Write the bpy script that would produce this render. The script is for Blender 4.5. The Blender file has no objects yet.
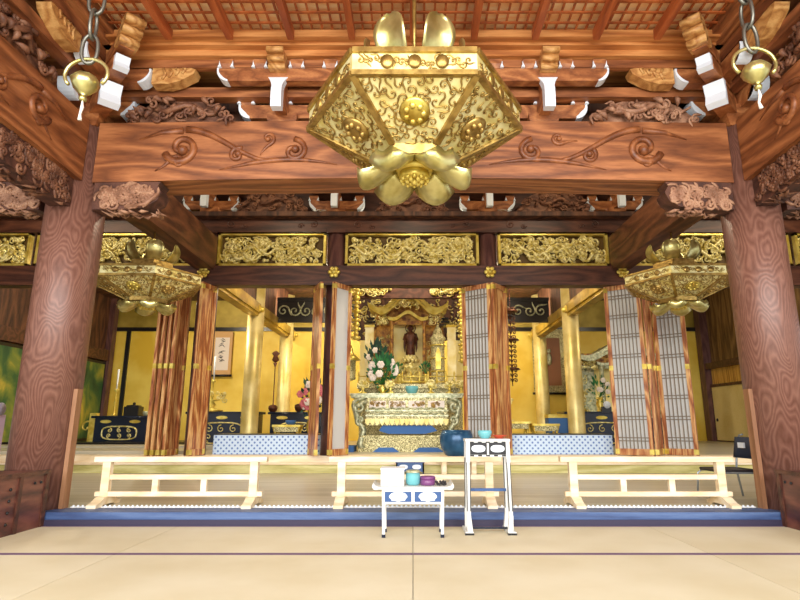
import bpy, math, random
from mathutils import Vector, Matrix
sc = bpy.context.scene
col = sc.collection
PI = math.pi
R = math.radians

# ---------------------------------------------------------------- camera, world, light, exposure
cam_d = bpy.data.cameras.new('camera'); cam = bpy.data.objects.new('camera', cam_d); col.objects.link(cam)
cam_d.sensor_width = 36; cam_d.lens = 36 * 550 / 800; cam_d.shift_x = -13 / 800
cam_d.clip_start = .05; cam_d.clip_end = 200
cam.location = (0, 0, .8); cam.rotation_euler = (PI / 2 + math.atan(122 / 550), 0, 0)
sc.camera = cam

world = bpy.data.worlds.new('world'); sc.world = world; world.use_nodes = True
bg = world.node_tree.nodes['Background']; bg.inputs[0].default_value = (.95, .97, 1, 1); bg.inputs[1].default_value = .88

def area(name, loc, rot, sx, sy, power, color=(1, 1, 1)):
    d = bpy.data.lights.new(name, 'AREA'); d.shape = 'RECTANGLE'; d.size = sx; d.size_y = sy; d.energy = power; d.color = color
    o = bpy.data.objects.new(name, d); col.objects.link(o); o.location = loc; o.rotation_euler = rot; return o
def point(name, loc, power, color=(1, .86, .62), r=.15):
    d = bpy.data.lights.new(name, 'POINT'); d.energy = power; d.color = color; d.shadow_soft_size = r
    o = bpy.data.objects.new(name, d); col.objects.link(o); o.location = loc; return o
# daylight coming in through the open front of the hall, behind the viewer
area('daylight', (0, -3.6, 3.4), (R(72), 0, 0), 12, 4.0, 1150, (1, .98, .95))
# added fill lights without fixtures, brightening the inner sanctuary and side aisles
for lx, ly, lz, e in ((0, 8.9, 3.6, 75), (-2.1, 9.6, 3.6, 75), (2.1, 9.6, 3.6, 75), (-5.0, 11.2, 3.5, 190), (2.3, 12.4, 3.5, 110),
                      (-2.3, 12.4, 3.5, 120), (5.2, 11, 3.5, 60), (0, 12.9, 3.5, 80), (-5.6, 7.0, 4.1, 25), (5.6, 7.0, 4.1, 25)):
    point('sanctuary_fill', (lx, ly, lz), e)
for lx in (-5.2, -2.2, 0, 2.2, 5.2): point('hall_fill', (lx, 6.3, 4.3), 38)  # unseen lights added to brighten the gilt transoms and rear hall
vs = sc.view_settings; vs.view_transform = 'Standard'; vs.look = 'None'; vs.exposure = 0.25; vs.gamma = 1; vs.use_curve_mapping = False

# ---------------------------------------------------------------- materials
def srgb(c):
    return tuple(((v / 255) / 12.92 if v / 255 <= .04045 else ((v / 255 + .055) / 1.055) ** 2.4) for v in c) + (1,)
def new_mat(name, color, rough=.6, metal=0):
    m = bpy.data.materials.new(name); m.use_nodes = True
    b = m.node_tree.nodes['Principled BSDF']
    b.inputs['Base Color'].default_value = srgb(color); b.inputs['Roughness'].default_value = rough; b.inputs['Metallic'].default_value = metal
    return m
def nodes(m): return m.node_tree.nodes, m.node_tree.links, m.node_tree.nodes['Principled BSDF']
def ramp(N, stops, interp='LINEAR'):
    r = N.new('ShaderNodeValToRGB'); cr = r.color_ramp; cr.interpolation = interp
    while len(cr.elements) < len(stops): cr.elements.new(.5)
    for e, (p, c) in zip(cr.elements, stops): e.position = p; e.color = srgb(c)
    return r
def coords(N, L, scale, rnd=True):
    tc = N.new('ShaderNodeTexCoord'); mp = N.new('ShaderNodeMapping'); mp.inputs['Scale'].default_value = scale
    L.new(tc.outputs['Object'], mp.inputs['Vector'])
    if rnd:
        oi = N.new('ShaderNodeObjectInfo'); ml = N.new('ShaderNodeMath'); ml.operation = 'MULTIPLY'; ml.inputs[1].default_value = 7
        L.new(oi.outputs['Random'], ml.inputs[0]); L.new(ml.outputs[0], mp.inputs['Location'])
    return mp
def bump(N, L, b, src, strength, dist=.02):
    bm = N.new('ShaderNodeBump'); bm.inputs['Strength'].default_value = strength; bm.inputs['Distance'].default_value = dist
    L.new(src, bm.inputs['Height']); L.new(bm.outputs[0], b.inputs['Normal'])
def wood(name, c0, c1, c2, scale=(1, 1, 1), rings=9, rough=.5, det=.35):
    """contour grain: bands cut out of a stretched noise, plus fine fibres"""
    m = new_mat(name, c1, rough); N, L, b = nodes(m)
    mp = coords(N, L, scale)
    n = N.new('ShaderNodeTexNoise'); n.inputs['Scale'].default_value = 1.6; n.inputs['Detail'].default_value = 1.5; n.inputs['Roughness'].default_value = det
    L.new(mp.outputs[0], n.inputs['Vector'])
    mu = N.new('ShaderNodeMath'); mu.operation = 'MULTIPLY'; mu.inputs[1].default_value = rings; L.new(n.outputs[0], mu.inputs[0])
    pp = N.new('ShaderNodeMath'); pp.operation = 'PINGPONG'; pp.inputs[1].default_value = .5; L.new(mu.outputs[0], pp.inputs[0])
    f = N.new('ShaderNodeTexNoise'); f.inputs['Scale'].default_value = 22; f.inputs['Detail'].default_value = 3; L.new(mp.outputs[0], f.inputs['Vector'])
    ad = N.new('ShaderNodeMath'); ad.operation = 'MULTIPLY_ADD'; ad.inputs[1].default_value = .55
    L.new(f.outputs[0], ad.inputs[0]); L.new(pp.outputs[0], ad.inputs[2])
    r = ramp(N, [(.22, c0), (.5, c1), (.8, c2)]); L.new(ad.outputs[0], r.inputs[0]); L.new(r.outputs[0], b.inputs['Base Color'])
    bump(N, L, b, ad.outputs[0], .12, .01)
    return m
def gold(name, ca, cb, scale=14, rough=.33, metal=.75, bs=.35, emis=0):
    m = new_mat(name, cb, rough, metal); N, L, b = nodes(m); mp = coords(N, L, (1, 1, 1))
    n = N.new('ShaderNodeTexNoise'); n.inputs['Scale'].default_value = scale; n.inputs['Detail'].default_value = 3; L.new(mp.outputs[0], n.inputs['Vector'])
    r = ramp(N, [(.35, ca), (.62, cb)]); L.new(n.outputs[0], r.inputs[0]); L.new(r.outputs[0], b.inputs['Base Color']); bump(N, L, b, n.outputs[0], bs, .02)
    return m
def filigree(name, ca, cb, scale=16, width=.06, rough=.35, metal=.5):
    """pierced arabesque: warped cell outlines over a second colour"""
    m = new_mat(name, cb, rough, metal); N, L, b = nodes(m); mp = coords(N, L, (1, 1, 1))
    n = N.new('ShaderNodeTexNoise'); n.inputs['Scale'].default_value = scale * .6; L.new(mp.outputs[0], n.inputs['Vector'])
    mx = N.new('ShaderNodeMix'); mx.data_type = 'VECTOR'; mx.inputs[0].default_value = .16
    L.new(mp.outputs[0], mx.inputs[4]); L.new(n.outputs['Color'], mx.inputs[5])
    v = N.new('ShaderNodeTexVoronoi'); v.feature = 'DISTANCE_TO_EDGE'; v.inputs['Scale'].default_value = scale; L.new(mx.outputs[1], v.inputs['Vector'])
    r = ramp(N, [(width * .6, ca), (width, cb)]); L.new(v.outputs['Distance'], r.inputs[0]); L.new(r.outputs[0], b.inputs['Base Color'])
    bump(N, L, b, r.outputs[0], .5, .01)
    return m
M = {}
M['col'] = wood('column_wood', (104, 66, 52), (120, 80, 66), (138, 96, 80), (2.4, 2.4, .8), 30, .42, .5)
M['beam'] = wood('beam_wood', (106, 58, 28), (140, 82, 44), (176, 112, 66), (.35, 2.4, 2.4), 7, .5)  # beam and other overhead woods: warm floor bounce put into the orange base colour
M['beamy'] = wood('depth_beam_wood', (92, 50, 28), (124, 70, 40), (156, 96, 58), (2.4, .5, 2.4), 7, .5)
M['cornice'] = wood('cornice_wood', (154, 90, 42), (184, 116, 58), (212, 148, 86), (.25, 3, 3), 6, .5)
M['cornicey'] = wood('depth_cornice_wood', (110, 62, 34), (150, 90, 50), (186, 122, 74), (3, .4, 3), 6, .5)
M['bracket'] = wood('bracket_wood', (122, 68, 34), (154, 92, 50), (186, 122, 72), (1.5, 1.5, 3), 6, .5)
M['nose'] = wood('nose_wood', (164, 108, 56), (194, 140, 78), (216, 168, 104), (3, 3, 5), 6, .5)
M['carve'] = wood('carved_wood', (84, 50, 34), (116, 74, 52), (148, 102, 74), (3, 3, 3), 4, .6)
M['carvel'] = wood('pale_carved_wood', (120, 80, 56), (150, 106, 80), (180, 136, 106), (3, 3, 3), 4, .6)
M['dark'] = wood('dark_wood', (54, 28, 20), (78, 44, 32), (100, 60, 44), (.4, 2.5, 2.5), 6, .45)
M['darkz'] = wood('dark_upright_wood', (74, 46, 46), (94, 60, 58), (112, 76, 70), (3, 3, .5), 6, .45)
M['darkp'] = wood('dark_panel_wood', (50, 28, 20), (82, 50, 34), (112, 72, 48), (2.2, 2.2, .4), 5, .6)
M['mauve'] = wood('casing_wood', (66, 36, 32), (96, 54, 46), (124, 76, 62), (2, .5, 2), 7, .35)
M['joist'] = wood('joist_wood', (140, 66, 30), (164, 82, 38), (188, 102, 52), (3, .5, 3), 5, .5)
M['slat'] = wood('lattice_wood', (136, 66, 26), (166, 84, 36), (190, 106, 52), (2, 2, 2), 4, .5)
M['ceilback'] = wood('ceiling_board_wood', (244, 184, 120), (250, 204, 144), (253, 222, 172), (1, 3, 1), 5, .6)
M['cypress'] = wood('pale_cypress', (226, 200, 156), (240, 218, 180), (248, 232, 204), (.5, 3, 3), 5, .5)
M['door'] = wood('door_stile_wood', (126, 66, 34), (178, 110, 60), (226, 180, 118), (5, 5, .6), 6, .4)
M['brownwall'] = wood('brown_plank_wood', (80, 56, 30), (120, 88, 50), (150, 116, 70), (1, 2.5, .3), 6, .6)
M['yellowwood'] = wood('yellow_plank_wood', (156, 104, 36), (204, 152, 64), (232, 190, 96), (1, 8, .3), 5, .5)
M['stage'] = wood('stage_floor_wood', (182, 174, 148), (194, 186, 162), (206, 199, 178), (.15, 2.2, 1), 4, .32)
M['riser'] = wood('riser_wood', (176, 166, 92), (202, 192, 122), (220, 212, 150), (.4, 3, 3), 5, .5)
M['gold'] = gold('gold_leaf', (168, 136, 50), (226, 204, 104), 10)
M['goldr'] = gold('carved_gold', (206, 184, 84), (252, 242, 176), 16, .35, .35, .5)
M['goldb'] = gold('bright_gold', (206, 176, 66), (240, 220, 118), 8, .35, .55, .25)
M['goldw'] = gold('gold_wall', (232, 194, 62), (250, 222, 104), 1.4, .5, .12, .05)
M['gilt'] = gold('gilt_column', (216, 192, 110), (244, 226, 156), 3, .42, .4, .08)
M['brass'] = gold('aged_brass', (178, 166, 98), (222, 214, 148), 9, .28, .85, .15)
M['brassd'] = gold('dark_brass', (142, 112, 56), (186, 154, 84), 20, .35, .75, .2)
M['filig'] = gold('lantern_panel', (226, 208, 124), (250, 242, 184), 10, .4, .4, .15)
M['filigd'] = filigree('altar_filigree', (120, 110, 60), (236, 226, 170), 30, .12, .4, .35)
M['white'] = new_mat('white_paint', (228, 236, 244), .6)
M['paper'] = new_mat('shoji_paper', (206, 206, 204), .8)
M['lac'] = new_mat('navy_lacquer', (14, 26, 48), .25)
M['black'] = new_mat('black_lacquer', (22, 20, 22), .3)
M['lattice'] = new_mat('grey_lattice', (128, 116, 100), .6)
M['blue'] = new_mat('blue_cloth', (64, 112, 176), .7)
M['bluesill'] = wood('blue_sill', (54, 74, 118), (68, 92, 138), (88, 112, 156), (.3, 3, 3), 4, .5)
M['plum'] = new_mat('plum_base', (50, 44, 70), .6)
M['tblue'] = new_mat('table_blue_lacquer', (50, 84, 136), .35)
M['bowl'] = gold('blue_steel', (30, 70, 104), (52, 100, 138), 5, .25, .3, .05)
M['teal'] = new_mat('teal_glaze', (110, 180, 186), .25)
M['purple'] = new_mat('purple_lacquer', (120, 66, 116), .3)
M['redl'] = new_mat('vermilion_lacquer', (188, 72, 40), .3)
M['iron'] = new_mat('grey_iron', (120, 118, 108), .4, .8)
M['steel'] = new_mat('steel_tube', (170, 178, 186), .3, .7)
M['seat'] = new_mat('dark_vinyl', (46, 42, 44), .5)
M['navyc'] = new_mat('navy_fabric', (38, 50, 74), .7)
M['statue'] = gold('dark_bronze', (66, 34, 22), (104, 60, 36), 12, .45, .4, .2)
M['leaf'] = gold('leaf_green', (16, 82, 44), (52, 132, 66), 10, .5, 0, .1)
M['leafd'] = gold('leaf_dark', (14, 48, 34), (34, 82, 54), 10, .5, 0, .1)
M['petal'] = new_mat('white_petal', (244, 232, 220), .6)
M['pink'] = new_mat('pink_petal', (220, 120, 130), .6)
M['cream'] = wood('cream_fusuma', (212, 188, 112), (224, 202, 130), (232, 212, 146), (1, 1, 1), 1.2, .7)
M['beige'] = new_mat('beige_scroll', (222, 178, 120), .7)
M['rose'] = new_mat('rose_picture', (160, 108, 74), .6)
M['silver'] = gold('silver_green', (150, 156, 120), (216, 216, 180), 20, .4, .5, .5)

def tatami():
    m = new_mat('tatami_rush', (224, 206, 168), .6); N, L, b = nodes(m); mp = coords(N, L, (1, 1, 1))
    w = N.new('ShaderNodeTexWave'); w.bands_direction = 'X'; w.inputs['Scale'].default_value = 55; w.inputs['Distortion'].default_value = .6; L.new(mp.outputs[0], w.inputs['Vector'])
    n = N.new('ShaderNodeTexNoise'); n.inputs['Scale'].default_value = 2.2; n.inputs['Detail'].default_value = 4; L.new(mp.outputs[0], n.inputs['Vector'])
    mx = N.new('ShaderNodeMath'); mx.operation = 'MULTIPLY_ADD'; mx.inputs[1].default_value = .25; L.new(w.outputs['Fac'], mx.inputs[0]); L.new(n.outputs[0], mx.inputs[2])
    r = ramp(N, [(.35, (212, 198, 162)), (.9, (228, 218, 190))]); L.new(mx.outputs[0], r.inputs[0]); L.new(r.outputs[0], b.inputs['Base Color']); bump(N, L, b, w.outputs['Fac'], .15, .003)
    return m
M['tatami'] = tatami(); M['heri'] = new_mat('tatami_border', (112, 84, 112), .7)
def dots(name, bgc, dc, scale, rad, rough=.6):
    m = new_mat(name, bgc, rough); N, L, b = nodes(m); mp = coords(N, L, (scale, scale, scale), False)
    rot = N.new('ShaderNodeMapping'); rot.inputs['Rotation'].default_value = (0, R(45), 0); L.new(mp.outputs[0], rot.inputs['Vector'])
    fr = N.new('ShaderNodeVectorMath'); fr.operation = 'FRACTION'; L.new(rot.outputs[0], fr.inputs[0])
    mu = N.new('ShaderNodeVectorMath'); mu.operation = 'MULTIPLY'; mu.inputs[1].default_value = (1, 0, 1); L.new(fr.outputs[0], mu.inputs[0])
    d = N.new('ShaderNodeVectorMath'); d.operation = 'DISTANCE'; d.inputs[1].default_value = (.5, 0, .5); L.new(mu.outputs[0], d.inputs[0])
    r = ramp(N, [(rad, dc), (rad + .06, bgc)]); L.new(d.outputs['Value'], r.inputs[0]); L.new(r.outputs[0], b.inputs['Base Color'])
    return m
M['brocade'] = dots('blue_brocade', (206, 226, 248), (84, 122, 190), 17, .22)
def painting(name, cs, scale):
    m = new_mat(name, cs[0], .5); N, L, b = nodes(m); mp = coords(N, L, (1, 1, .6))
    n = N.new('ShaderNodeTexNoise'); n.inputs['Scale'].default_value = scale; n.inputs['Detail'].default_value = 5; n.inputs['Distortion'].default_value = .6; L.new(mp.outputs[0], n.inputs['Vector'])
    k = len(cs); r = ramp(N, [(.3 + .4 * i / (k - 1), c) for i, c in enumerate(cs)]); L.new(n.outputs[0], r.inputs[0]); L.new(r.outputs[0], b.inputs['Base Color'])
    return m
M['paint'] = painting('painted_screen', [(24, 62, 44), (52, 96, 56), (120, 136, 60), (200, 178, 70)], 2.2)
M['posy'] = painting('flower_print', [(20, 40, 70), (60, 120, 150), (230, 235, 235), (190, 60, 60)], 22)

# ---------------------------------------------------------------- mesh builder
class MB:
    def __init__(s): s.v = []; s.f = []; s.mi = []; s.sm = []; s.m = 0; s.T = None; s.pc = 0; s.pid = []
    def piece(s): s.pc += 1; return s
    def add(s, vs_, fs, smooth=False):
        o = len(s.v)
        if s.T is not None: vs_ = [tuple(s.T @ Vector(v)) for v in vs_]
        s.v += [tuple(v) for v in vs_]
        for f in fs: s.f.append([i + o for i in f]); s.mi.append(s.m); s.sm.append(smooth); s.pid.append(s.pc)
        return s
    def box(s, x0, x1, y0, y1, z0, z1):
        return s.add([(x0, y0, z0), (x1, y0, z0), (x1, y1, z0), (x0, y1, z0), (x0, y0, z1), (x1, y0, z1), (x1, y1, z1), (x0, y1, z1)],
                     [(0, 3, 2, 1), (4, 5, 6, 7), (0, 1, 5, 4), (1, 2, 6, 5), (2, 3, 7, 6), (3, 0, 4, 7)])
    def frus(s, cx, cy, z0, z1, a0, b0, a1, b1):
        vs_ = [(cx + sx * a, cy + sy * b, z) for z, a, b in ((z0, a0, b0), (z1, a1, b1)) for sx, sy in ((-1, -1), (1, -1), (1, 1), (-1, 1))]
        return s.add(vs_, [(0, 3, 2, 1), (4, 5, 6, 7), (0, 1, 5, 4), (1, 2, 6, 5), (2, 3, 7, 6), (3, 0, 4, 7)])
    def bar(s, p, q, w, h=None, up=(0, 0, 1)):
        h = h or w; p = Vector(p); q = Vector(q); d = (q - p).normalized(); u = Vector(up)
        if abs(d.dot(u)) > .98: u = Vector((0, 1, 0))
        a = d.cross(u).normalized() * w / 2; b = a.cross(d).normalized() * h / 2
        return s.add([p - a - b, p + a - b, p + a + b, p - a + b, q - a - b, q + a - b, q + a + b, q - a + b],
                     [(0, 1, 2, 3), (7, 6, 5, 4), (0, 4, 5, 1), (1, 5, 6, 2), (2, 6, 7, 3), (3, 7, 4, 0)])
    def tube(s, pts, r, n=6, closed=False):
        P = [Vector(p) for p in pts]; k = len(P); rs = r if isinstance(r, (list, tuple)) else [r] * k
        vs_ = []; u = None
        for i, p in enumerate(P):
            if closed: d = P[(i + 1) % k] - P[i - 1]
            else: d = P[min(i + 1, k - 1)] - P[max(i - 1, 0)]
            if d.length < 1e-9: d = Vector((0, 0, 1))
            d.normalize()
            if u is None:
                u = Vector((0, 1, 0)) if abs(d.y) < .9 else Vector((1, 0, 0))
            u = (u - d * u.dot(d))
            if u.length < 1e-6: u = d.orthogonal()
            u.normalize(); w = d.cross(u)
            for j in range(n):
                a = 2 * PI * j / n; vs_.append(p + (u * math.cos(a) + w * math.sin(a)) * rs[i])
        fs = []
        for i in range(k if closed else k - 1):
            i2 = (i + 1) % k
            for j in range(n): fs.append((i * n + j, i * n + (j + 1) % n, i2 * n + (j + 1) % n, i2 * n + j))
        if not closed: fs += [tuple(range(n))[::-1], tuple((k - 1) * n + j for j in range(n))]
        return s.add(vs_, fs, True)
    def lathe(s, prof, n=20, c=(0, 0, 0), smooth=True, rot=0):
        vs_ = []; k = len(prof)
        for r, z in prof:
            for j in range(n):
                a = 2 * PI * j / n + rot; vs_.append((c[0] + r * math.cos(a), c[1] + r * math.sin(a), c[2] + z))
        fs = [(i * n + j, i * n + (j + 1) % n, (i + 1) * n + (j + 1) % n, (i + 1) * n + j) for i in range(k - 1) for j in range(n)]
        if prof[0][0] > 1e-5: fs.append(tuple(range(n))[::-1])
        if prof[-1][0] > 1e-5: fs.append(tuple((k - 1) * n + j for j in range(n)))
        return s.add(vs_, fs, smooth)
    def cyl(s, cx, cy, r, z0, z1, n=20): return s.lathe([(r, z0), (r, z1)], n, (cx, cy, 0))
    def prism(s, poly, y0, y1, smooth=False):
        """outline in x,z pushed through y0..y1"""
        k = len(poly); vs_ = [(x, y0, z) for x, z in poly] + [(x, y1, z) for x, z in poly]
        fs = [tuple(range(k)), tuple(range(2 * k - 1, k - 1, -1))] + [(i, i + k, (i + 1) % k + k, (i + 1) % k) for i in range(k)]
        return s.add(vs_, fs)
    def ball(s, c, r, n=8, sc_=(1, 1, 1), m=5):
        vs_ = [(c[0], c[1], c[2] - r * sc_[2])]
        for i in range(1, m):
            t = PI * i / m - PI / 2
            for j in range(n):
                a = 2 * PI * j / n; vs_.append((c[0] + r * sc_[0] * math.cos(t) * math.cos(a), c[1] + r * sc_[1] * math.cos(t) * math.sin(a), c[2] + r * sc_[2] * math.sin(t)))
        vs_.append((c[0], c[1], c[2] + r * sc_[2])); e = len(vs_) - 1
        fs = [(0, 1 + (j + 1) % n, 1 + j) for j in range(n)]
        for i in range(m - 2):
            for j in range(n): a = 1 + i * n + j; b = 1 + i * n + (j + 1) % n; fs.append((a, b, b + n, a + n))
        a0 = 1 + (m - 2) * n; fs += [(a0 + j, a0 + (j + 1) % n, e) for j in range(n)]
        return s.add(vs_, fs, True)
    def curl(s, cx, cz, y, r, a0, turns, tr, sgn=1, tail=0, n=5, k=16):
        """a scroll: spiral ending in a knob, with an optional tail"""
        pts = []; rs = []
        for i in range(k + 1):
            t = i / k; a = a0 + sgn * turns * 2 * PI * t; rr = r * (1 - .82 * t)
            pts.append((cx + rr * math.cos(a), y - .3 * tr * t, cz + rr * math.sin(a))); rs.append(tr * (1 - .35 * t))
        if tail:
            a = a0; tx, tz = sgn * math.sin(a), -sgn * math.cos(a); px_, pz_ = pts[0][0], pts[0][2]
            pre = [(px_ + tx * tail * q + math.cos(a) * tail * q * q * .35, y, pz_ + tz * tail * q + math.sin(a) * tail * q * q * .35) for q in (1, .75, .5, .25)]
            pts = pre + pts; rs = [tr * .3, tr * .55, tr * .75, tr * .9] + rs
        s.tube(pts, rs, n); s.ball(pts[-1], tr * 1.35, 6, m=4)
        return s
    def build(s, name, mats, parent=None, loc=None, rz=0, solid=0, bevel=0):
        me = bpy.data.meshes.new(name); me.from_pydata(s.v, [], s.f); me.update()
        if not isinstance(mats, (list, tuple)): mats = [mats]
        for m in mats: me.materials.append(M[m] if isinstance(m, str) else m)
        me.polygons.foreach_set('material_index', s.mi); me.polygons.foreach_set('use_smooth', s.sm)
        o = bpy.data.objects.new(name, me); col.objects.link(o)
        if parent: o.parent = parent
        if loc: o.location = loc
        if rz: o.rotation_euler.z = rz
        if solid: md = o.modifiers.new('s', 'SOLIDIFY'); md.thickness = solid; md.offset = 0
        if bevel: md = o.modifiers.new('b', 'BEVEL'); md.width = bevel; md.segments = 2; md.limit_method = 'ANGLE'
        return o
def build_each(b, name, mats, parent, label=None, **k):
    """every piece marked with .piece() becomes an object of its own"""
    for p in sorted(set(b.pid)):
        q = MB(); mp = {}
        for f, mi, sm, pid in zip(b.f, b.mi, b.sm, b.pid):
            if pid != p: continue
            for i in f:
                if i not in mp: mp[i] = len(q.v); q.v.append(b.v[i])
            q.f.append([mp[i] for i in f]); q.mi.append(mi); q.sm.append(sm)
        o = q.build(name, mats, parent, **k)
        if label: o['label'] = label
def tag(o, label=None, cat=None, group=None, kind=None):
    if label: o['label'] = label
    if cat: o['category'] = cat
    if group: o['group'] = group
    if kind: o['kind'] = kind
    return o
def struct(mb, name, mats, label, cat, **k): return tag(mb.build(name, mats, **k), label, cat, kind='structure')
def empty(name, loc=(0, 0, 0), rz=0, label=None, cat=None, group=None, scale=None):
    o = bpy.data.objects.new(name, None); col.objects.link(o); o.location = loc; o.rotation_euler.z = rz; o.empty_display_size = .1
    if scale: o.scale = scale
    return tag(o, label, cat, group)
def copy_tree(o, loc=None, rz=None, label=None, scale=None, parent=None, group=None):
    c = o.copy(); col.objects.link(c); c.parent = parent
    for ch in list(o.children): copy_tree(ch, parent=c)
    if loc: c.location = loc
    if rz is not None: c.rotation_euler.z = rz
    if label: c['label'] = label
    if scale: c.scale = scale
    if group: c['group'] = group
    return c
def scrollwork(mb, x0, x1, z0, z1, y, n, r0, r1, tr, rng, depth=.03, leaves=True):
    for i in range(n):
        cx = rng.uniform(x0 + r0, x1 - r0); cz = rng.uniform(z0 + r0, z1 - r0); r = min(rng.uniform(r0, r1), cx - x0 + .01, x1 - cx + .01, cz - z0 + .01, z1 - cz + .01)
        mb.curl(cx, cz, y + rng.uniform(-depth, depth), r, rng.uniform(0, 6.28), rng.uniform(.8, 1.5), tr * rng.uniform(.7, 1.2), rng.choice((-1, 1)), 0, 5, 11)
        if leaves:
            cx = rng.uniform(x0 + r0, x1 - r0); cz = rng.uniform(z0 + r0, z1 - r0); a = rng.uniform(0, 3.14); q = r0 * .8
            pts = [(cx + q * t * math.cos(a + .5 * t), y - depth * .4 - .01 * (1 - t * t), cz + q * t * math.sin(a + .5 * t)) for t in (-1, -.5, 0, .5, 1)]
            mb.tube(pts, [tr * .2, tr * 1.1, tr * 1.6, tr * 1.1, tr * .2], 6)

M['recess'] = new_mat('gilt_recess', (96, 72, 26), .6)
M['shrinep'] = gold('red_gold', (110, 56, 24), (196, 146, 60), 12, .4, .3, .3)
M['tan'] = wood('tan_wood', (128, 86, 56), (144, 100, 68), (160, 116, 82), (3, 3, .4), 4, .5)
M['tablew'] = new_mat('white_lacquer', (214, 214, 210), .5)
M['paperw'] = new_mat('white_card', (228, 230, 230), .7)

# ================================================================ THE SETTING
b = MB(); b.box(-9, 9, -1.5, 4.63, -.2, -.05); struct(b, 'floor', 'stage', 'wooden sub-floor under the tatami at the front of the hall', 'floor')
b = MB(); b.box(-9, 9, 4.86, 8.07, -.2, .1); struct(b, 'floor', 'stage', 'pale grey-brown board floor between the sill and the inner sanctuary step', 'floor')
b = MB(); b.box(-9, 9, 8.45, 16, -.2, .33); struct(b, 'floor', 'stage', 'raised floor of the inner sanctuary', 'floor')
b = MB(); b.box(-9, 9, 4.63, 4.86, -.2, .1); struct(b, 'trim_1', 'bluesill', 'long blue sill board along the far edge of the tatami', 'sill')
b = MB(); b.box(-9, 9, 4.61, 4.63, -.05, .045); struct(b, 'trim_2', 'plum', 'dark plum kickboard under the blue sill', 'trim')
b = MB(); b.box(-9, 9, 8.07, 8.2, -.2, .215); struct(b, 'trim_3', 'riser', 'yellow-green wooden step in front of the sanctuary sill', 'step')
b = MB(); b.box(-9, 9, 8.03, 8.2, .215, .237); b.box(-9, 9, 8.14, 8.45, -.2, .33); struct(b, 'trim_4', 'cypress', 'pale cypress sill running under the sanctuary doors', 'sill')
b = MB()
for i in range(150):
    x = -2.86 + i * 5.72 / 149; b.ball((x, 4.9, .107), .0115, 6, m=4)
b.box(-2.88, 2.88, 4.885, 4.915, .1, .105); struct(b, 'trim_5', 'white', 'row of white beads edging the stage floor', 'edging')
# tatami mats
def mat(x0, x1, y0, y1, label):
    m = MB(); m.box(x0 + .002, x1 - .002, y0 + .026, y1 - .026, -.05, 0)
    t = tag(m.build('tatami_mat', 'tatami'), label, 'tatami mat', 'tatami mats of the front hall')
    for a, c in ((y0 + .001, y0 + .026), (y1 - .026, y1 - .001)):
        h = MB(); h.box(x0 + .002, x1 - .002, a, c, -.05, .001); tag(h.build('cloth_border', 'heri', t), 'dull purple cloth border')
for j, (y0, y1) in enumerate(((3.675, 4.61), (2.72, 3.675), (1.765, 2.72))):
    for i, (x0, x1) in enumerate(((-2.92, -1.846), (-1.846, 0), (0, 1.846), (1.846, 2.92))):
        mat(x0, x1, y0, y1, 'tatami mat %s, %s' % (('touching the plum kickboard', 'of the nearer row', 'of the row nearest the viewer')[j],
            ('at the far left by the panelled casing', 'just left of the middle seam', 'just right of the middle seam', 'at the far right by the panelled casing')[i]))

# ceilings and walls
b = MB(); b.box(-2.75, 2.75, .6, 4.35, 4.28, 4.32)
struct(b, 'ceiling', 'ceilback', 'pale orange ceiling boards over the front hall', 'ceiling')
b = MB()
n = 0
x = -2.72
while x < 2.73:
    b.box(x - .009, x + .009, .6, 4.33, 4.237, 4.249); x += .545 / 6
y = .7
while y < 4.3:
    b.box(-2.72, 2.72, y - .011, y + .011, 4.227, 4.239); y += .125
struct(b, 'ceiling_lattice', 'slat', 'fine reddish slat lattice under the front ceiling', 'lattice')
for i in range(-4, 5):
    b = MB(); b.box(-.028, .028, .6, 4.29, 0, .095)
    tag(b.build('ceiling_joist', 'joist', loc=(i * .545, 0, 4.13)), 'red-brown ceiling joist %s' % {-4: 'nearest the left edge of the lattice', -3: 'second from the left edge of the lattice', -2: 'third from the left edge of the lattice',
        -1: 'just left of the big lantern', 0: 'in the middle over the big lantern', 1: 'just right of the big lantern', 2: 'third from the right edge of the lattice', 3: 'second from the right edge of the lattice', 4: 'nearest the right edge of the lattice'}[i], 'joist', 'joists of the front ceiling')
b = MB(); b.box(-9, 9, 4.62, 8.5, 4.72, 4.8); b.box(-9, -2.7, .6, 4.62, 4.72, 4.8); b.box(2.7, 9, .6, 4.62, 4.72, 4.8)
struct(b, 'ceiling', 'darkp', 'dark board ceiling over the aisle and sides', 'ceiling')
b = MB(); b.box(-8.9, 8.9, 8.5, 14.6, 4.0, 4.1); struct(b, 'ceiling', 'darkp', 'dark ceiling of the inner sanctuary', 'ceiling')
b = MB(); b.box(-9, 9, 5.06, 5.1, 3.5, 4.72); struct(b, 'wall_front_upper', 'darkp', 'wooden wall boards behind the front brackets', 'wall')  # dark board colour deepens the shade in the recesses between the brackets
b = MB(); b.box(-9, 9, 8.36, 8.42, 4.0, 4.72); struct(b, 'wall_back_upper', 'dark', 'dark wall boards behind the rear brackets', 'wall')
b = MB(); b.box(-9, 9, 14.5, 14.6, .33, 3.16); struct(b, 'wall_back', 'goldw', 'gold-leaf back wall of the inner sanctuary', 'wall')
b = MB(); b.box(-9, 9, 14.44, 14.5, 3.16, 3.26)
for x in (-7.55, -4.2, -1.75, 1.75, 4.2): b.box(x - .05, x + .05, 14.45, 14.5, .33, 3.16)
struct(b, 'trim_6', 'black', 'black lacquered rail and posts on the gold back wall', 'rail')
b = MB(); b.box(-9, 9, 14.5, 14.6, 3.26, 4.0); struct(b, 'wall_back_frieze', gold('olive_gold', (150, 130, 50), (190, 166, 76), 2, .5, .3, .05), 'dull olive-gold strip above the black rail', 'wall')
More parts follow.
